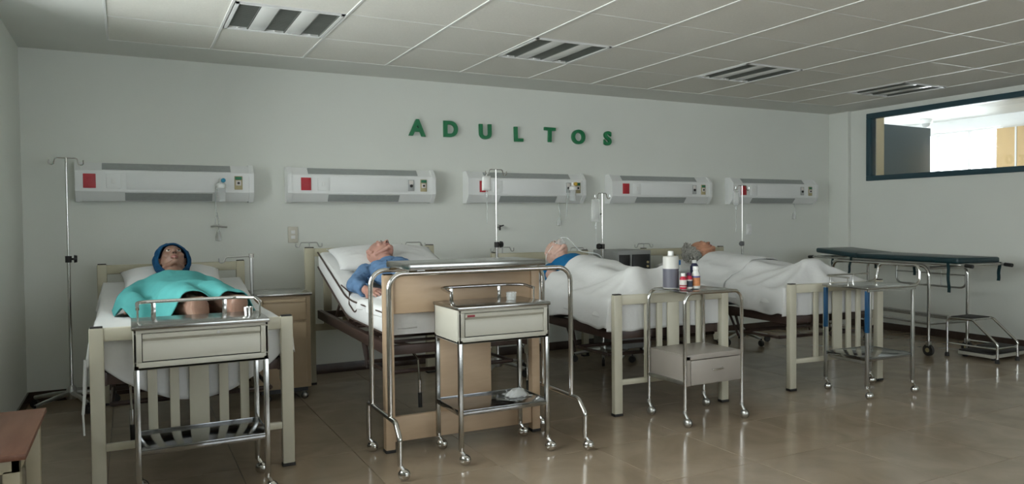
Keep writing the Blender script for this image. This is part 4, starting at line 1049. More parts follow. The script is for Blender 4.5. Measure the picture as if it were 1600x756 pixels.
# ------------------------------------------------------------------ patient mannequins
def remesh(bm, name, vox, smooth_it=3):
    me = bpy.data.meshes.new('raw'); bmesh.ops.recalc_face_normals(bm, faces=bm.faces); bm.to_mesh(me); bm.free()
    o = bpy.data.objects.new('raw', me); COL.objects.link(o)
    r = o.modifiers.new('r', 'REMESH'); r.mode = 'VOXEL'; r.voxel_size = vox
    sm = o.modifiers.new('s', 'SMOOTH'); sm.factor = 0.5; sm.iterations = smooth_it
    dg = bpy.context.evaluated_depsgraph_get()
    m2 = bpy.data.meshes.new_from_object(o.evaluated_get(dg)); m2.name = name
    bpy.data.objects.remove(o); bpy.data.meshes.remove(me)
    return m2
def frame(c, crown, face, s=1.0):
    z = Vector(crown).normalized(); y = -Vector(face); y = (y-z*y.dot(z)).normalized(); x = y.cross(z)
    m = Matrix((x, y, z)).transposed().to_4x4(); m.translation = c
    return m @ Matrix.Scale(s, 4)
def head_shape(q, F, neck):
    # skull and face, in head axes: +z crown, -y face, metres
    def ell(c, r, sc, sub=3, rz=None): q_ball(q, F, c, r, sc, sub, rz)
    r = bmesh.ops.create_icosphere(q.bm, subdivisions=4, radius=1.0)
    for v in r['verts']:
        x, y, z = v.co
        X, Y, Z = 0.074*x, 0.095*y, 0.112*z
        if z < 0:
            t = -z
            X *= 1-0.26*t*t-0.06*t
            if y > 0: Y *= 1-0.42*t
            else: Y *= 1-0.10*t*t
        if y > 0 and z > -0.2: Y *= 1.07
        for sx in (-1, 1):
            d2 = (x-sx*0.42)**2+((z-0.04)*1.2)**2
            if y < 0: Y += 0.011*math.exp(-d2/0.035)
            d3 = (x-sx*0.78)**2+(z-0.25)**2
            if y < 0: X -= sx*0.006*math.exp(-d3/0.08)
        v.co = F @ Vector((X, Y, Z))
    def cap(a, b, ra, rb): q.caps(F @ Vector(a), F @ Vector(b), ra*F.to_scale().x, rb*F.to_scale().x, 12)
    cap((0, -0.084, 0.022), (0, -0.108, -0.020), 0.0085, 0.0115)
    for sx in (-1, 1):
        ell((sx*0.011, -0.097, -0.025), 0.0095, (1, 1.1, 0.85), 2)
        cap((sx*0.042, -0.076, 0.030), (sx*0.014, -0.089, 0.027), 0.0075, 0.0085)
        ell((sx*0.040, -0.066, -0.018), 0.023, (1, 0.8, 1), 3)
        ell((sx*0.031, -0.0765, 0.006), 0.0155, (1.12, 0.9, 0.85), 2)
        cap((sx*0.021, -0.087, -0.054), (0, -0.095, -0.049), 0.0050, 0.0065)
        cap((sx*0.020, -0.086, -0.057), (0, -0.093, -0.061), 0.0050, 0.0072)
        # ear: rim and lobe
        for k in range(7):
            a = -0.6+k*0.62
            ell((sx*(0.078+0.006*math.sin(a*0.8)), 0.012+0.014*math.cos(a), 0.004+0.026*math.sin(a)), 0.0075, (0.8, 1, 1), 2)
        ell((sx*0.076, 0.006, -0.004), 0.014, (0.6, 0.9, 1.6), 2)
        ell((sx*0.077, 0.0, -0.028), 0.0085, (0.8, 1, 1.1), 2)
        cap((sx*0.058, 0.0, -0.062), (sx*0.018, -0.066, -0.094), 0.013, 0.014)
    ell((0, -0.078, -0.090), 0.021, (1.2, 0.9, 0.9), 3)
    q.sweep([F @ Vector((0, 0.015, -0.05)), (F @ Vector((0, 0.012, -0.11)))*0.6+Vector(neck)*0.4, Vector(neck)], [0.052, 0.052, 0.062], [0.055, 0.054, 0.058], F.to_3x3() @ Vector((1, 0, 0)))
def q_ball(q, F, c, r, sc, sub, rz=None):
    rr = bmesh.ops.create_icosphere(q.bm, subdivisions=sub, radius=r)
    T = F @ Matrix.Translation(c) @ Matrix.Diagonal((*sc, 1))
    bmesh.ops.transform(q.bm, matrix=T, verts=rr['verts'])
def hand_shape(q, wrist, fdir, back, curl=0.5, side=1.0):
    # fdir: towards the fingers, back: out of the back of the hand; thumb on the +side of their cross product
    w = Vector(wrist); f = Vector(fdir).normalized(); b = Vector(back); b = (b-f*b.dot(f)).normalized(); x = f.cross(b)*side
    q.sweep([w-f*0.01, w+f*0.03, w+f*0.065, w+f*0.088], [0.026, 0.036, 0.041, 0.038], [0.020, 0.017, 0.015, 0.012], x, 16)
    for i, (off, ln) in enumerate(((0.031, 0.068), (0.0105, 0.077), (-0.0105, 0.071), (-0.031, 0.054))):
        p = w+f*(0.082-0.004*abs(i-1))+x*off; d = (f+x*off*2.2).normalized(); r0 = 0.0088
        for k, (seg_l, cu) in enumerate(((0.45, 0.35), (0.32, 0.8), (0.23, 0.55))):
            d = (d*math.cos(curl*cu)-b*math.sin(curl*cu)).normalized()
            p2 = p+d*ln*seg_l; q.caps(p, p2, r0, r0*0.93, 10); p = p2; r0 *= 0.93
    p = w+f*0.022+x*0.026; d = (f*0.75+x*0.62-b*0.25).normalized()
    for ln, tw in ((0.038, 0.15), (0.030, 0.30), (0.024, 0.2)):
        p2 = p+d*ln; q.caps(p, p2, 0.0115 if ln > 0.035 else 0.0098, 0.0098, 10); p = p2; d = (d+f*tw).normalized()
def torso(q, J, g=0.0, lo=True):
    sx = Vector((1, 0, 0))
    n = Vector(J['neck']); c = Vector(J['chest']); wv = Vector(J['waist']); p = Vector(J['pelvis'])
    d = (n-c).normalized(); k_ = J.get('dz', 1.0)
    up = n.lerp(c, 0.35)
    end = p-(wv-p).normalized()*0.08
    q.sweep([n+d*0.02, n-d*0.03, up, c, c.lerp(wv, 0.6), wv, wv.lerp(p, 0.6), p, end], [0.060+g, 0.105+g, 0.160+g, 0.165+g, 0.150+g, 0.142+g, 0.155+g, 0.160+g, 0.10+g], [v*k_+g for v in (0.048, 0.062, 0.088, 0.100, 0.094, 0.086, 0.088, 0.088, 0.06)], sx, 28)
def body(q, J, hands=True):
    torso(q, J)
    for s_ in ('l', 'r'):
        sh, el, wr = (Vector(J[k+s_]) for k in ('sh', 'el', 'wr'))
        q.caps(sh, el, 0.052, 0.040); q.caps(el, wr, 0.040, 0.027)
        if hands: hand_shape(q, wr, *J['hand'+s_])
        hp, kn, an = (Vector(J[k+s_]) for k in ('hp', 'kn', 'an'))
        q.caps(hp, kn, 0.080, 0.055); q.caps(kn, kn.lerp(an, 0.35), 0.054, 0.054); q.caps(kn.lerp(an, 0.35), an, 0.054, 0.036)
        to = Vector(J['to'+s_]); he = an-(to-an)*0.22
        q.sweep([he, an+(to-an)*0.1, an.lerp(to, 0.6), to], [0.030, 0.036, 0.042, 0.030], [0.034, 0.040, 0.026, 0.014], Vector((1, 0, 0)), 14)
def mannequin(k, label, J, hd, skin, vox=0.005, eyes=True):
    (ox, oy), rz = BED[k]
    t = thing('person', label, 'person', (ox, oy, 0), math.radians(rz), 'patient mannequins lying in the beds')
    F = frame(Vector(hd['c']), hd['crown'], hd['face'], hd.get('s', 0.96))
    q = MB(); body(q, J); head_shape(q, F, J['neck'])
    me = remesh(q.bm, 'body', vox, 2)
    me.materials.clear()
    o = link('body', me, [skin, M['lip'], M['brow'], M['dark_skin']], t, 180)
    Fi = F.inverted(); n = len(me.polygons)
    co = np.empty(n*3); me.polygons.foreach_get('center', co); co = co.reshape(-1, 3)
    A = np.array(Fi); C = co @ A[:3, :3].T + A[:3, 3]; ax = np.abs(C[:, 0]); cy = C[:, 1]; cz = C[:, 2]
    mi = np.zeros(n, dtype=np.int32); near = (np.linalg.norm(C, axis=1) < 0.16) & (cy < -0.05)
    mi[near & (np.abs(ax-0.008) < 0.005) & (cz > -0.040) & (cz < -0.028) & (cy < -0.093)] = 3
    mi[near & (ax > 0.012) & (ax < 0.046) & (cz > 0.027) & (cz < 0.037) & (cy < -0.06)] = 2
    mi[near & (ax < 0.022) & (cz > -0.067) & (cz < -0.045) & (cy < -0.082)] = 1
    me.polygons.foreach_set('material_index', mi)
    for sx in (-1, 1):
        e = bmesh.new(); bmesh.ops.create_icosphere(e, subdivisions=3, radius=0.0125)
        q = MB(); q.bm = e
        T = F @ Matrix.Translation((sx*0.031, -0.0815, 0.0065)) @ Matrix.Diagonal((1.15, 1, 0.72 if eyes else 0.5, 1))
        bmesh.ops.transform(e, matrix=T, verts=e.verts)
        ob = q.build('eye', [M['sclera'], M['iris']], t, 180)
        for p in ob.data.polygons:
            c = Fi @ p.center
            if (c.x-sx*0.031)**2+(c.z-0.0065)**2 < 0.0072**2 and c.y < -0.085: p.material_index = 1
    return t, F, o
def garment(parent, name, fn, m, vox=0.008, amp=0.006, sc=14.0, seed=0):
    q = MB(); fn(q); me = remesh(q.bm, name, vox, 3)
    for v in me.vertices:
        p = v.co; w = mnoise.noise((p.x*sc+seed, p.y*sc*0.7, p.z*sc))+0.5*mnoise.noise((p.x*sc*2.1, p.y*sc*2.3+seed, p.z*sc*2))
        v.co = p+v.normal*amp*w
    me.materials.clear()
    return link(name, me, m, parent, 180)

class Drape:
    # height map of what lies on a bed, then relaxed like a cloth laid over it
    RES = 0.0125
    def __init__(s, base, objs, lift=0.008, it=22, sag=0.0007, ridges=()):
        R = s.RES; s.xs = np.arange(-0.47, 0.471, R); s.ys = np.arange(-0.08, 1.92, R)
        X, Y = np.meshgrid(s.xs, s.ys, indexing='ij')
        h = base(X, Y)
        for o in objs:
            n = len(o.data.vertices); co = np.empty(n*3); o.data.vertices.foreach_get('co', co); co = co.reshape(-1, 3)
            i = np.round((co[:, 0]-s.xs[0])/R).astype(int); j = np.round((co[:, 1]-s.ys[0])/R).astype(int)
            ok = (i >= 0) & (i < len(s.xs)) & (j >= 0) & (j < len(s.ys))
            np.maximum.at(h, (i[ok], j[ok]), co[ok, 2]+lift)
        for a, b_ in ridges:                      # taut folds of the cloth between two held points
            for f in np.linspace(0, 1, 80):
                px, py, pz = (a[k]+(b_[k]-a[k])*f for k in range(3))
                pz -= 0.012*math.sin(PI*f)
                i = int(round((px-s.xs[0])/R)); j = int(round((py-s.ys[0])/R))
                if 0 <= i < len(s.xs) and 0 <= j < len(s.ys): h[i, j] = max(h[i, j], pz)
        hd = h.copy()
        for di in (-1, 0, 1):
            for dj in (-1, 0, 1): hd = np.maximum(hd, np.roll(np.roll(h, di, 0), dj, 1))
        h0 = hd
        h = h0.copy()
        for _ in range(it):
            a = (np.roll(h, 1, 0)+np.roll(h, -1, 0)+np.roll(h, 1, 1)+np.roll(h, -1, 1))/4-sag
            h = np.maximum(h0, a)
            h[0], h[-1], h[:, 0], h[:, -1] = h0[0], h0[-1], h0[:, 0], h0[:, -1]
        for _ in range(2): h[1:-1, 1:-1] = (h[1:-1, 1:-1]*2+h[:-2, 1:-1]+h[2:, 1:-1]+h[1:-1, :-2]+h[1:-1, 2:])/6
        s.h = h+0.003
    def __call__(s, x, y):
        fx = min(max((x-s.xs[0])/s.RES, 0), len(s.xs)-1.001); fy = min(max((y-s.ys[0])/s.RES, 0), len(s.ys)-1.001)
        i, j = int(fx), int(fy); u, v = fx-i, fy-j; h = s.h
        return h[i, j]*(1-u)*(1-v)+h[i+1, j]*u*(1-v)+h[i, j+1]*(1-u)*v+h[i+1, j+1]*u*v
def grid_cloth(name, P, m, parent=None, thick=0.004, smooth_it=1):
    # P[i][j] -> Vector; a real cloth with thickness
    nu, nv = len(P), len(P[0]); A = np.array([[tuple(p) for p in row] for row in P])
    for _ in range(smooth_it):
        B = A.copy(); B[1:-1, 1:-1] = (2*A[1:-1, 1:-1]+A[:-2, 1:-1]+A[2:, 1:-1]+A[1:-1, :-2]+A[1:-1, 2:])/6; A = B
    q = MB(); V = [[q.bm.verts.new(A[i, j]) for j in range(nv)] for i in range(nu)]
    for i in range(nu-1):
        for j in range(nv-1): q.bm.faces.new((V[i][j], V[i+1][j], V[i+1][j+1], V[i][j+1]))
    o = q.build(name, m, parent, 180)
    sm = o.modifiers.new('thickness', 'SOLIDIFY'); sm.thickness = thick; sm.offset = 1.0
    return o
def bed_cover(k, name, label, H, hw, y0, y1, dl, dr, foot=None, cat='sheet', group=None, seed=0.0, m='sheet', wr=0.006, edge=None):
    # sheet lying on H, hanging down both sides by dl(y), dr(y) and over the foot end by foot(x)
    (ox, oy), rz = BED[k]
    nt, ns, ny, nf = 52, 11, 130, 14
    P = []
    ysr = [y0]*(nf if foot else 0)+list(np.linspace(y0, y1, ny))
    for i in range(nt+2*ns+1):
        row = []
        for jj, y in enumerate(ysr):
            tf = (nf-jj)/nf if (foot and jj < nf) else 0.0
            if i < ns: x, side, ts = -hw, -1, (ns-i)/ns
            elif i > ns+nt: x, side, ts = hw, 1, (i-ns-nt)/ns
            else: x, side, ts = -hw+2*hw*(i-ns)/nt, 0, 0.0
            yy = y if edge is None else y+edge(x)*max(0, (y-y0)/(y1-y0)-0.5)*2
            z = H(x, max(yy, y0)) + wr*(mnoise.noise((x*5+seed, yy*3.5, 1.3))+0.6*mnoise.noise((x*12+seed, yy*7, 4.1)))*(1-ts)
            xx = x
            d = 0
            if side:
                dd = (dl if side < 0 else dr)(yy); d = ts*dd
                xx = x+side*(0.012*min(1, ts*4)+ts*(0.010+0.012*math.sin(yy*17+seed*3)+0.014*mnoise.noise((yy*6, seed, side))))
            if tf:
                fd = foot(x); d = max(d, tf*fd)
                yy = y0-0.010*min(1, tf*4)+0.005*tf*math.sin(x*25)
            row.append(Vector((xx, yy, z-d)))
        P.append(row)
    o = grid_cloth(name, P, M[m])
    o.location = (ox, oy, 0); o.rotation_euler = (0, 0, math.radians(rz))
    tag(o, label, cat, group)
    return o
def pillow(k, label, c, w, d, h, rx=0.0, rz=0.0, seed=0):
    (ox, oy), rzb = BED[k]
    q = MB(); n = 26; G = {}
    for sg in (1, -1):
        for i in range(n+1):
            for j in range(n+1):
                u = -1+2*i/n; v = -1+2*j/n
                e = (max(0, 1-abs(u)**2.6)**0.55)*(max(0, 1-abs(v)**2.6)**0.55)
                pin = 1-0.06*(1-abs(u)**2)*abs(v)**3
                pin2 = 1-0.06*(1-abs(v)**2)*abs(u)**3
                z = sg*h/2*e*(1+0.16*mnoise.noise((u*2+seed, v*2, sg)))+0.008*mnoise.noise((u*5+seed, v*5, sg*3))*e
                G[sg, i, j] = q.bm.verts.new((u*w/2*pin2, v*d/2*pin, z))
    for sg in (1, -1):
        for i in range(n):
            for j in range(n): q.bm.faces.new((G[sg, i, j], G[sg, i+1, j], G[sg, i+1, j+1], G[sg, i, j+1]))
    bmesh.ops.remove_doubles(q.bm, verts=q.bm.verts, dist=0.0008)
    Bm = Matrix.Translation((ox, oy, 0)) @ Matrix.Rotation(math.radians(rzb), 4, 'Z') @ Matrix.Translation(c) @ Matrix.Rotation(rz, 4, 'Z') @ Matrix.Rotation(rx, 4, 'X')
    o = q.build('pillow', M['pillow'], None, 180); o.matrix_world = Bm
    tag(o, label, 'pillow')
    return o
def base_fn(prof, hw=0.425):
    ys = [p[0] for p in prof]; zs = [p[1] for p in prof]
    return lambda X, Y: np.interp(Y, ys, zs)

# ---- first bed: navy cap, aqua gown
J1 = dict(neck=(-0.03, 1.255, 0.858), chest=(-0.02, 1.10, 0.800), waist=(0.0, 0.90, 0.785), pelvis=(0.04, 0.70, 0.785), dz=0.82,
          shl=(0.14, 1.17, 0.805), shr=(-0.20, 1.17, 0.805), ell=(0.25, 0.95, 0.765), elr=(-0.29, 0.95, 0.765), wrl=(0.22, 0.73, 0.765), wrr=(-0.24, 0.73, 0.765),
          handl=((-0.2, -1, -0.05), (0, 0, 1), 0.4, -1.0), handr=((0.2, -1, -0.05), (0, 0, 1), 0.4, 1.0),
          hpl=(0.12, 0.66, 0.785), hpr=(-0.04, 0.66, 0.785), knl=(0.215, 0.35, 0.775), knr=(0.03, 0.35, 0.772), anl=(0.20, 0.12, 0.755), anr=(0.03, 0.12, 0.755), tol=(0.21, 0.085, 0.85), tor=(0.02, 0.085, 0.85))
base1 = base_fn([(0.0, 0.705), (1.1, 0.705), (1.25, 0.72), (1.80, 0.815)])
m1, F1, b1 = mannequin(1, 'mannequin with brown skin in a navy cap and aqua gown lying in the leftmost bed', J1, dict(c=(-0.03, 1.385, 0.972), crown=(-0.05, 0.77, 0.64), face=(0.07, -0.66, 0.75)), M['skin1'])
q = MB()
r_ = bmesh.ops.create_icosphere(q.bm, subdivisions=4, radius=1.0)
kill = []
for v in r_['verts']:
    x, y, z = v.co; fz = -0.93*y-0.36*z
    if fz > 0.44: kill.append(v)
    pf = 1+0.07*mnoise.noise((x*3, y*3, z*3))+0.035*mnoise.noise((x*9, y*9, z*9))
    rim = max(0, 1-abs(fz-0.44)/0.25)
    v.co = F1 @ Vector((0.116*x*pf*(1-0.16*rim), 0.016+0.118*y*pf, 0.012+0.126*z*pf*(1-0.06*rim)))
bmesh.ops.delete(q.bm, geom=kill, context='VERTS')
ring = [e for e in q.bm.edges if len(e.link_faces) == 1]
order = [ring[0].verts[0], ring[0].verts[1]]; left = set(ring[1:])
while True:
    nx = [e for e in left if order[-1] in e.verts]
    if not nx: break
    left.discard(nx[0]); w_ = nx[0].other_vert(order[-1])
    if w_ == order[0]: break
    order.append(w_)
rim_pts = [v.co.copy() for v in order]
for _ in range(3): rim_pts = [(rim_pts[i-1]+rim_pts[i]*2+rim_pts[(i+1) % len(rim_pts)])/4 for i in range(len(rim_pts))]
cp = q.build('surgical_cap', M['cap'], m1, 180); sm = cp.modifiers.new('thickness', 'SOLIDIFY'); sm.thickness = 0.004
q = MB(); q.tube(rim_pts, 0.006, 8, closed=True); q.build('elastic_band', M['cap'], cp)
# gown laid over chest, arms and thighs
HG = Drape(base1, [b1], 0.010, 16, 0.0007)
P = []
for i in range(61):
    u = -1+2*i/60; row = []
    for j in range(81):
        v = j/80
        yv = 1.215-0.87*v
        cx = -0.03+0.11*v
        hwl = np.interp(v, [0, 0.06, 0.16, 0.40, 0.62, 1.0], [0.14, 0.20, 0.26, 0.375, 0.385, 0.23])
        hwr = np.interp(v, [0, 0.06, 0.16, 0.40, 0.62, 1.0], [0.13, 0.19, 0.235, 0.29, 0.30, 0.25])
        x = cx+u*(hwl if u < 0 else hwr)
        y = yv+0.05*u*u*(1-v)*0-0.012*math.sin(u*5+1)*v + (0.05*(1-u*u) if v < 0.08 else 0)*(0.08-v)/0.08*-1
        z = HG(x, y)+0.016*v*mnoise.noise((x*13, y*3, 0.5))+0.020*max(0, mnoise.noise((x*8+y*6, y*5-x*4, 2.5)))+0.003
        row.append(Vector((x, y, z)))
    P.append(row)
gw = grid_cloth('gown', P, M['aqua'], m1, 0.004, 1)
under1 = Drape(base1, [], 0.0, 2)
bed_cover(1, 'bed_sheet', 'white sheet with a swag hem over the foot of the leftmost bed', under1, 0.425, 0.035, 1.80,
          lambda y: 0.10+0.05*max(0, 1-y/0.5) if y < 1.2 else 0.12, lambda y: 0.15,
          foot=lambda x: 0.14+0.19*max(0.0, 1-(x/0.40)**2), group='white sheets on the beds', seed=2.0)
pillow(1, 'white pillow under the head in the navy cap', (-0.02, 1.47, 0.835), 0.60, 0.40, 0.17, 0.32, 0.05, 1)

# ---- second bed: bald, blue pyjama shirt
J2 = dict(neck=(-0.085, 1.13, 0.905), chest=(-0.07, 0.99, 0.868), waist=(-0.055, 0.80, 0.835), pelvis=(-0.04, 0.62, 0.825), dz=0.82,
          shl=(0.10, 1.06, 0.87), shr=(-0.255, 1.06, 0.87), ell=(0.25, 0.86, 0.82), elr=(-0.365, 0.93, 0.805), wrl=(0.15, 0.66, 0.88), wrr=(-0.335, 0.765, 0.785),
          handl=((-0.6, -0.6, -0.1), (0, 0, 1), 0.45, -1.0), handr=((0.45, -0.85, -0.05), (-0.35, -0.1, 0.9), 0.75, 1.0),
          hpl=(0.05, 0.58, 0.825), hpr=(-0.13, 0.58, 0.825), knl=(0.06, 0.30, 0.85), knr=(-0.14, 0.30, 0.85), anl=(0.05, 0.09, 0.79), anr=(-0.13, 0.09, 0.79), tol=(0.05, 0.065, 0.87), tor=(-0.13, 0.065, 0.87))
m2, F2, b2 = mannequin(2, 'bald mannequin in a blue pyjama shirt propped up on the raised backrest', J2, dict(c=(-0.105, 1.275, 0.980), crown=(-0.18, 0.93, 0.18), face=(0.42, -0.16, 0.9), s=1.0), M['skin2'], 0.0045)
def shirt2(q):
    torso(q, J2, 0.014)
    n = Vector(J2['neck'])
    for s_ in ('l', 'r'):
        sh, el, wr = (Vector(J2[k_+s_]) for k_ in ('sh', 'el', 'wr'))
        q.caps(sh, el, 0.064, 0.051); q.tube([el, el.lerp(wr, 0.5), el.lerp(wr, 0.90)], [0.051, 0.045, 0.042], 16); q.ball(el, 0.052)
garment(m2, 'pyjama_shirt', shirt2, M['pyjama'], 0.006, 0.014, 17)
q = MB(); n_ = Vector(J2['neck']); ds = (Vector((-0.105, 1.275, 0.98))-n_).normalized()
ax1 = Vector((1, 0, 0)); ax2 = ds.cross(ax1).normalized()
q.tube([n_+ds*0.005+ax1*0.076*math.cos(a)+ax2*0.070*math.sin(a) for a in np.linspace(0.5, 2*PI-0.5+1.0, 30)], 0.010, 8); q.build('collar', M['pyjama'], m2)
base2 = base_fn([(0.0, 0.742), (0.75, 0.742), (0.92, 0.757), (1.76, 1.005)])
H2 = Drape(base2, [b2], 0.010, 22)
bed_cover(2, 'bed_sheet', 'white sheet over the legs of the bald mannequin behind the tan footboard', H2, 0.415, 0.045, 0.60, lambda y: 0.05, lambda y: 0.05, foot=lambda x: 0.11, group='white sheets on the beds', seed=5.0)
pillow(2, 'wide white pillow against the headboard behind the bald mannequin in pyjamas', (0.0, 1.44, 0.95), 0.78, 0.44, 0.13, 0.29, 0.0, 4)
# call-bell cord lying along the mattress edge
q = MB(); q.tube([(-0.425, 1.05, 0.80), (-0.40, 0.93, 0.762), (-0.436, 0.80, 0.70), (-0.436, 0.66, 0.66), (-0.40, 0.58, 0.752), (-0.36, 0.56, 0.752)], 0.0045, 8, fil=0.05)
o = q.build('call_cord', M['brown_steel']); (bx, by), brz = BED[2]; o.location = (bx, by, 0); o.rotation_euler = (0, 0, math.radians(brz))
tag(o, 'thin brown cord with loose loops along the side of the raised mattress', 'cord')

# ---- third bed: pale bald head, royal blue gown, oxygen mask
J3 = dict(neck=(-0.075, 1.285, 0.865), chest=(-0.06, 1.13, 0.825), waist=(-0.055, 0.92, 0.80), pelvis=(-0.05, 0.72, 0.79),
          shl=(0.11, 1.20, 0.815), shr=(-0.25, 1.20, 0.815), ell=(0.22, 0.96, 0.765), elr=(-0.33, 0.97, 0.765), wrl=(0.19, 0.74, 0.755), wrr=(-0.30, 0.74, 0.755),
          handl=((-0.1, -1, 0), (0, 0, 1), 0.4, -1.0), handr=((0.1, -1, 0), (0, 0, 1), 0.4, 1.0),
          hpl=(0.04, 0.68, 0.785), hpr=(-0.14, 0.68, 0.785), knl=(0.05, 0.40, 0.785), knr=(-0.16, 0.40, 0.785), anl=(0.04, 0.165, 0.765), anr=(-0.19, 0.165, 0.765), tol=(0.05, 0.125, 0.885), tor=(-0.20, 0.125, 0.885))
m3, F3, b3 = mannequin(3, 'pale bald mannequin in a royal blue gown under a white sheet, wearing an oxygen mask', J3, dict(c=(-0.085, 1.415, 0.945), crown=(-0.12, 0.97, 0.20), face=(0.12, -0.2, 0.97), s=1.0), M['skin3'])
def gown3(q):
    torso(q, J3, 0.016)
    for s_ in ('l', 'r'):
        sh, el = Vector(J3['sh'+s_]), Vector(J3['el'+s_]); q.tube([sh.lerp(el, -0.05), sh.lerp(el, 0.20), sh.lerp(el, 0.34)], [0.062, 0.066, 0.066], 16); q.ball(sh, 0.064)
garment(m3, 'gown', gown3, M['gown_blue'], 0.007, 0.006, 15, 3)
base3 = base_fn([(0.0, 0.690), (1.80, 0.72)])
H3 = Drape(base3, [b3] + [c for c in m3.children if c.name.startswith('gown')], 0.010, 60, 0.0003,
           ridges=[((-0.20, 0.125, 0.892), (0.05, 0.125, 0.890)), ((-0.20, 0.125, 0.892), (-0.17, 0.55, 0.83)), ((0.05, 0.125, 0.890), (0.05, 0.55, 0.83)), ((-0.20, 0.125, 0.892), (-0.44, 0.30, 0.695)), ((-0.20, 0.125, 0.892), (-0.44, 0.05, 0.70)), ((-0.20, 0.125, 0.892), (-0.43, 0.55, 0.70)), ((0.05, 0.125, 0.890), (0.44, 0.25, 0.70)), ((0.05, 0.125, 0.890), (0.44, 0.03, 0.70)), ((0.05, 0.125, 0.890), (0.43, 0.55, 0.70)),
                   ((-0.20, 0.125, 0.892), (-0.21, 0.02, 0.74)), ((0.05, 0.125, 0.890), (0.05, 0.02, 0.74))])
under3 = Drape(base3, [], 0.0, 2)
bed_cover(3, 'bed_sheet', 'white fitted sheet under the mannequin in the royal blue gown', under3, 0.422, 0.035, 1.80, lambda y: 0.10, lambda y: 0.10, foot=lambda x: 0.13, group='white sheets on the beds', seed=8.0)
bed_cover(3, 'cover_sheet', 'white cover sheet tented over the feet of the mannequin in the royal blue gown', lambda x, y: H3(x, y)+0.005, 0.438, 0.03, 1.02, lambda y: 0.17+0.02*math.sin(y*9), lambda y: 0.17, foot=lambda x: H3(x, 0.03)-0.515, group='white cover sheets over the mannequins', seed=11.0, wr=0.008, edge=lambda x: 0.16*x)
pillow(3, 'small white pillow under the pale bald head with the oxygen mask', (-0.07, 1.50, 0.785), 0.58, 0.36, 0.13, 0.10, 0.0, 7)
t = thing('oxygen_mask', 'clear oxygen mask over the face of the pale bald mannequin', 'oxygen mask')
(bx, by), brz = BED[3]; t.location = (bx, by, 0); t.rotation_euler = (0, 0, math.radians(brz))
q = MB(); q.lathe([(0.046, 0.0), (0.048, 0.004), (0.040, 0.022), (0.026, 0.040), (0.012, 0.046), (0.010, 0.058)], seg=22, mx=F3 @ Matrix.Translation((0, -0.082, -0.036)) @ Matrix.Rotation(PI/2, 4, 'X') @ Matrix.Diagonal((0.82, 1.1, 1, 1))); q.build('mask_cup', M['bag'], t)
q = MB(); q.tube([F3 @ Vector(p) for p in ((-0.038, -0.09, -0.03), (-0.070, -0.045, -0.02), (-0.084, 0.02, 0.005), (-0.072, 0.07, 0.02))], 0.003, 6, fil=0.03); q.tube([F3 @ Vector(p) for p in ((0.038, -0.09, -0.03), (0.070, -0.045, -0.02), (0.084, 0.02, 0.005), (0.072, 0.07, 0.02))], 0.003, 6, fil=0.03); q.build('mask_strap', M['cap_white'], t)
q = MB(); q.tube([F3 @ Vector((0, -0.138, -0.036)), F3 @ Vector((0.01, -0.15, -0.10)), Vector((0.0, 1.17, 0.965)), Vector((0.12, 1.10, 0.945)), Vector((0.26, 1.14, 0.83)), Vector((0.41, 1.35, 0.735))], 0.004, 8, fil=0.06); q.build('mask_hose', M['clear2'], t)

# ---- fourth bed: grey curly hair, pale teal gown
J4 = dict(dz=0.86, neck=(-0.125, 1.275, 0.83), chest=(-0.11, 1.11, 0.785), waist=(-0.10, 0.92, 0.785), pelvis=(-0.085, 0.72, 0.78),
          shl=(0.06, 1.18, 0.775), shr=(-0.29, 1.18, 0.775), ell=(0.16, 0.96, 0.76), elr=(-0.34, 0.97, 0.76), wrl=(0.13, 0.74, 0.75), wrr=(-0.31, 0.74, 0.75),
          handl=((-0.1, -1, 0), (0, 0, 1), 0.4, -1.0), handr=((0.1, -1, 0), (0, 0, 1), 0.4, 1.0),
          hpl=(0.0, 0.68, 0.775), hpr=(-0.16, 0.68, 0.775), knl=(0.0, 0.42, 0.77), knr=(-0.15, 0.42, 0.77), anl=(-0.02, 0.215, 0.76), anr=(-0.09, 0.215, 0.76), tol=(-0.02, 0.175, 0.885), tor=(-0.09, 0.175, 0.885))
m4, F4, b4 = mannequin(4, 'mannequin with grey curly hair and a teal neckline under white covers', J4, dict(c=(-0.135, 1.405, 0.918), crown=(-0.28, 0.90, 0.30), face=(0.62, -0.12, 0.75), s=1.0), M['skin4'], eyes=False)
q = MB(); hr = random.Random(5)
r_ = bmesh.ops.create_icosphere(q.bm, subdivisions=4, radius=1.0); kill = []
def hairline(d): return -0.95*d.y-0.25*d.z+0.50
for v in r_['verts']:
    d = v.co.copy()
    if hairline(d) > 0.42 or d.z < -0.72: kill.append(v)
    pf = 1+0.10*mnoise.noise(d*5)+0.05*mnoise.noise(d*12)
    v.co = F4 @ Vector((0.088*d.x*pf, 0.008+0.110*d.y*pf, 0.008+0.122*d.z*pf))
bmesh.ops.delete(q.bm, geom=kill, context='VERTS')
cnt = 0
while cnt < 330:
    d = Vector((hr.gauss(0, 1), hr.gauss(0, 1), hr.gauss(0, 1))).normalized()
    if hairline(d) > 0.38 or d.z < -0.68: continue
    cnt += 1
    pf = 1.07+0.20*hr.random()
    c = Vector((0.088*d.x*pf, 0.008+0.110*d.y*pf, 0.008+0.122*d.z*pf))
    ra = 0.008+0.006*hr.random(); a0 = hr.random()*6.28
    e1 = d.orthogonal().normalized(); e2 = d.cross(e1); e1 = (e1+d*hr.uniform(-0.8, 0.8)).normalized()
    q.tube([F4 @ (c+(e1*math.cos(a0+k*0.9)+e2*math.sin(a0+k*0.9))*ra+d*0.0016*k) for k in range(8)], 0.0042, 5)
q.build('hair', M['hair'], m4, 180)
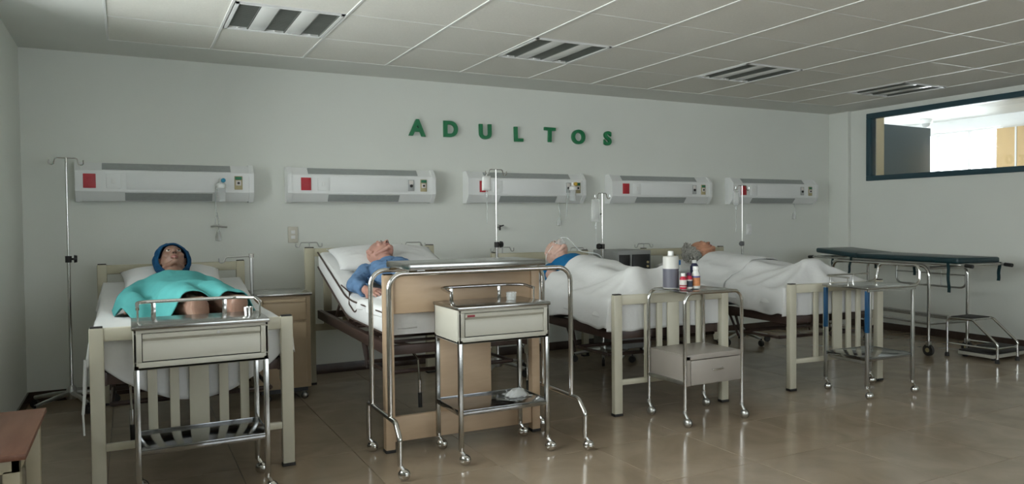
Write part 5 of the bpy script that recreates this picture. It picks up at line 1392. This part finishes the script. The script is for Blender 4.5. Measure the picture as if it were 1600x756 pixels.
def gown4(q):
    torso(q, J4, 0.014)
    for s_ in ('l', 'r'):
        sh, el = Vector(J4['sh'+s_]), Vector(J4['el'+s_]); q.caps(sh, sh.lerp(el, 0.5), 0.062, 0.060)
garment(m4, 'gown', gown4, M['gown_teal'], 0.008, 0.006, 15, 6)
base4 = base_fn([(0.0, 0.690), (1.80, 0.705)])
H4 = Drape(base4, [b4] + [c for c in m4.children if c.name.startswith('gown')], 0.010, 60, 0.0003,
           ridges=[((-0.09, 0.175, 0.892), (-0.02, 0.175, 0.892)), ((-0.055, 0.175, 0.892), (-0.08, 0.62, 0.80)), ((-0.09, 0.175, 0.892), (-0.44, 0.35, 0.69)), ((-0.09, 0.175, 0.892), (-0.44, 0.05, 0.70)), ((-0.09, 0.175, 0.892), (-0.43, 0.62, 0.70)), ((-0.02, 0.175, 0.890), (0.44, 0.25, 0.69)), ((-0.02, 0.175, 0.890), (0.44, 0.03, 0.69)), ((-0.02, 0.175, 0.890), (0.43, 0.6, 0.70)), ((-0.055, 0.175, 0.892), (-0.05, 0.02, 0.75))])
under4 = Drape(base4, [], 0.0, 2)
bed_cover(4, 'bed_sheet', 'white fitted sheet under the curly grey haired mannequin', under4, 0.422, 0.035, 1.80, lambda y: 0.10, lambda y: 0.10, foot=lambda x: 0.13, group='white sheets on the beds', seed=14.0)
bed_cover(4, 'cover_sheet', 'white cover sheet tented over the feet of the curly grey haired mannequin', lambda x, y: H4(x, y)+0.005, 0.438, 0.03, 1.00, lambda y: 0.17+0.015*math.sin(y*8), lambda y: 0.17, foot=lambda x: H4(x, 0.03)-0.515, group='white cover sheets over the mannequins', seed=17.0, wr=0.007)
bed_cover(4, 'folded_cover', 'shorter white cover with a slanting hem over the chest of the curly grey haired mannequin', lambda x, y: H4(x, y)+0.016, 0.448, 0.66, 1.19, lambda y: 0.07, lambda y: 0.07, seed=20.0, wr=0.006, edge=lambda x: -0.06*abs(x+0.1)*2)
pillow(4, 'white pillow under the grey curly hair', (-0.09, 1.53, 0.775), 0.66, 0.38, 0.13, 0.08, 0.0, 9)
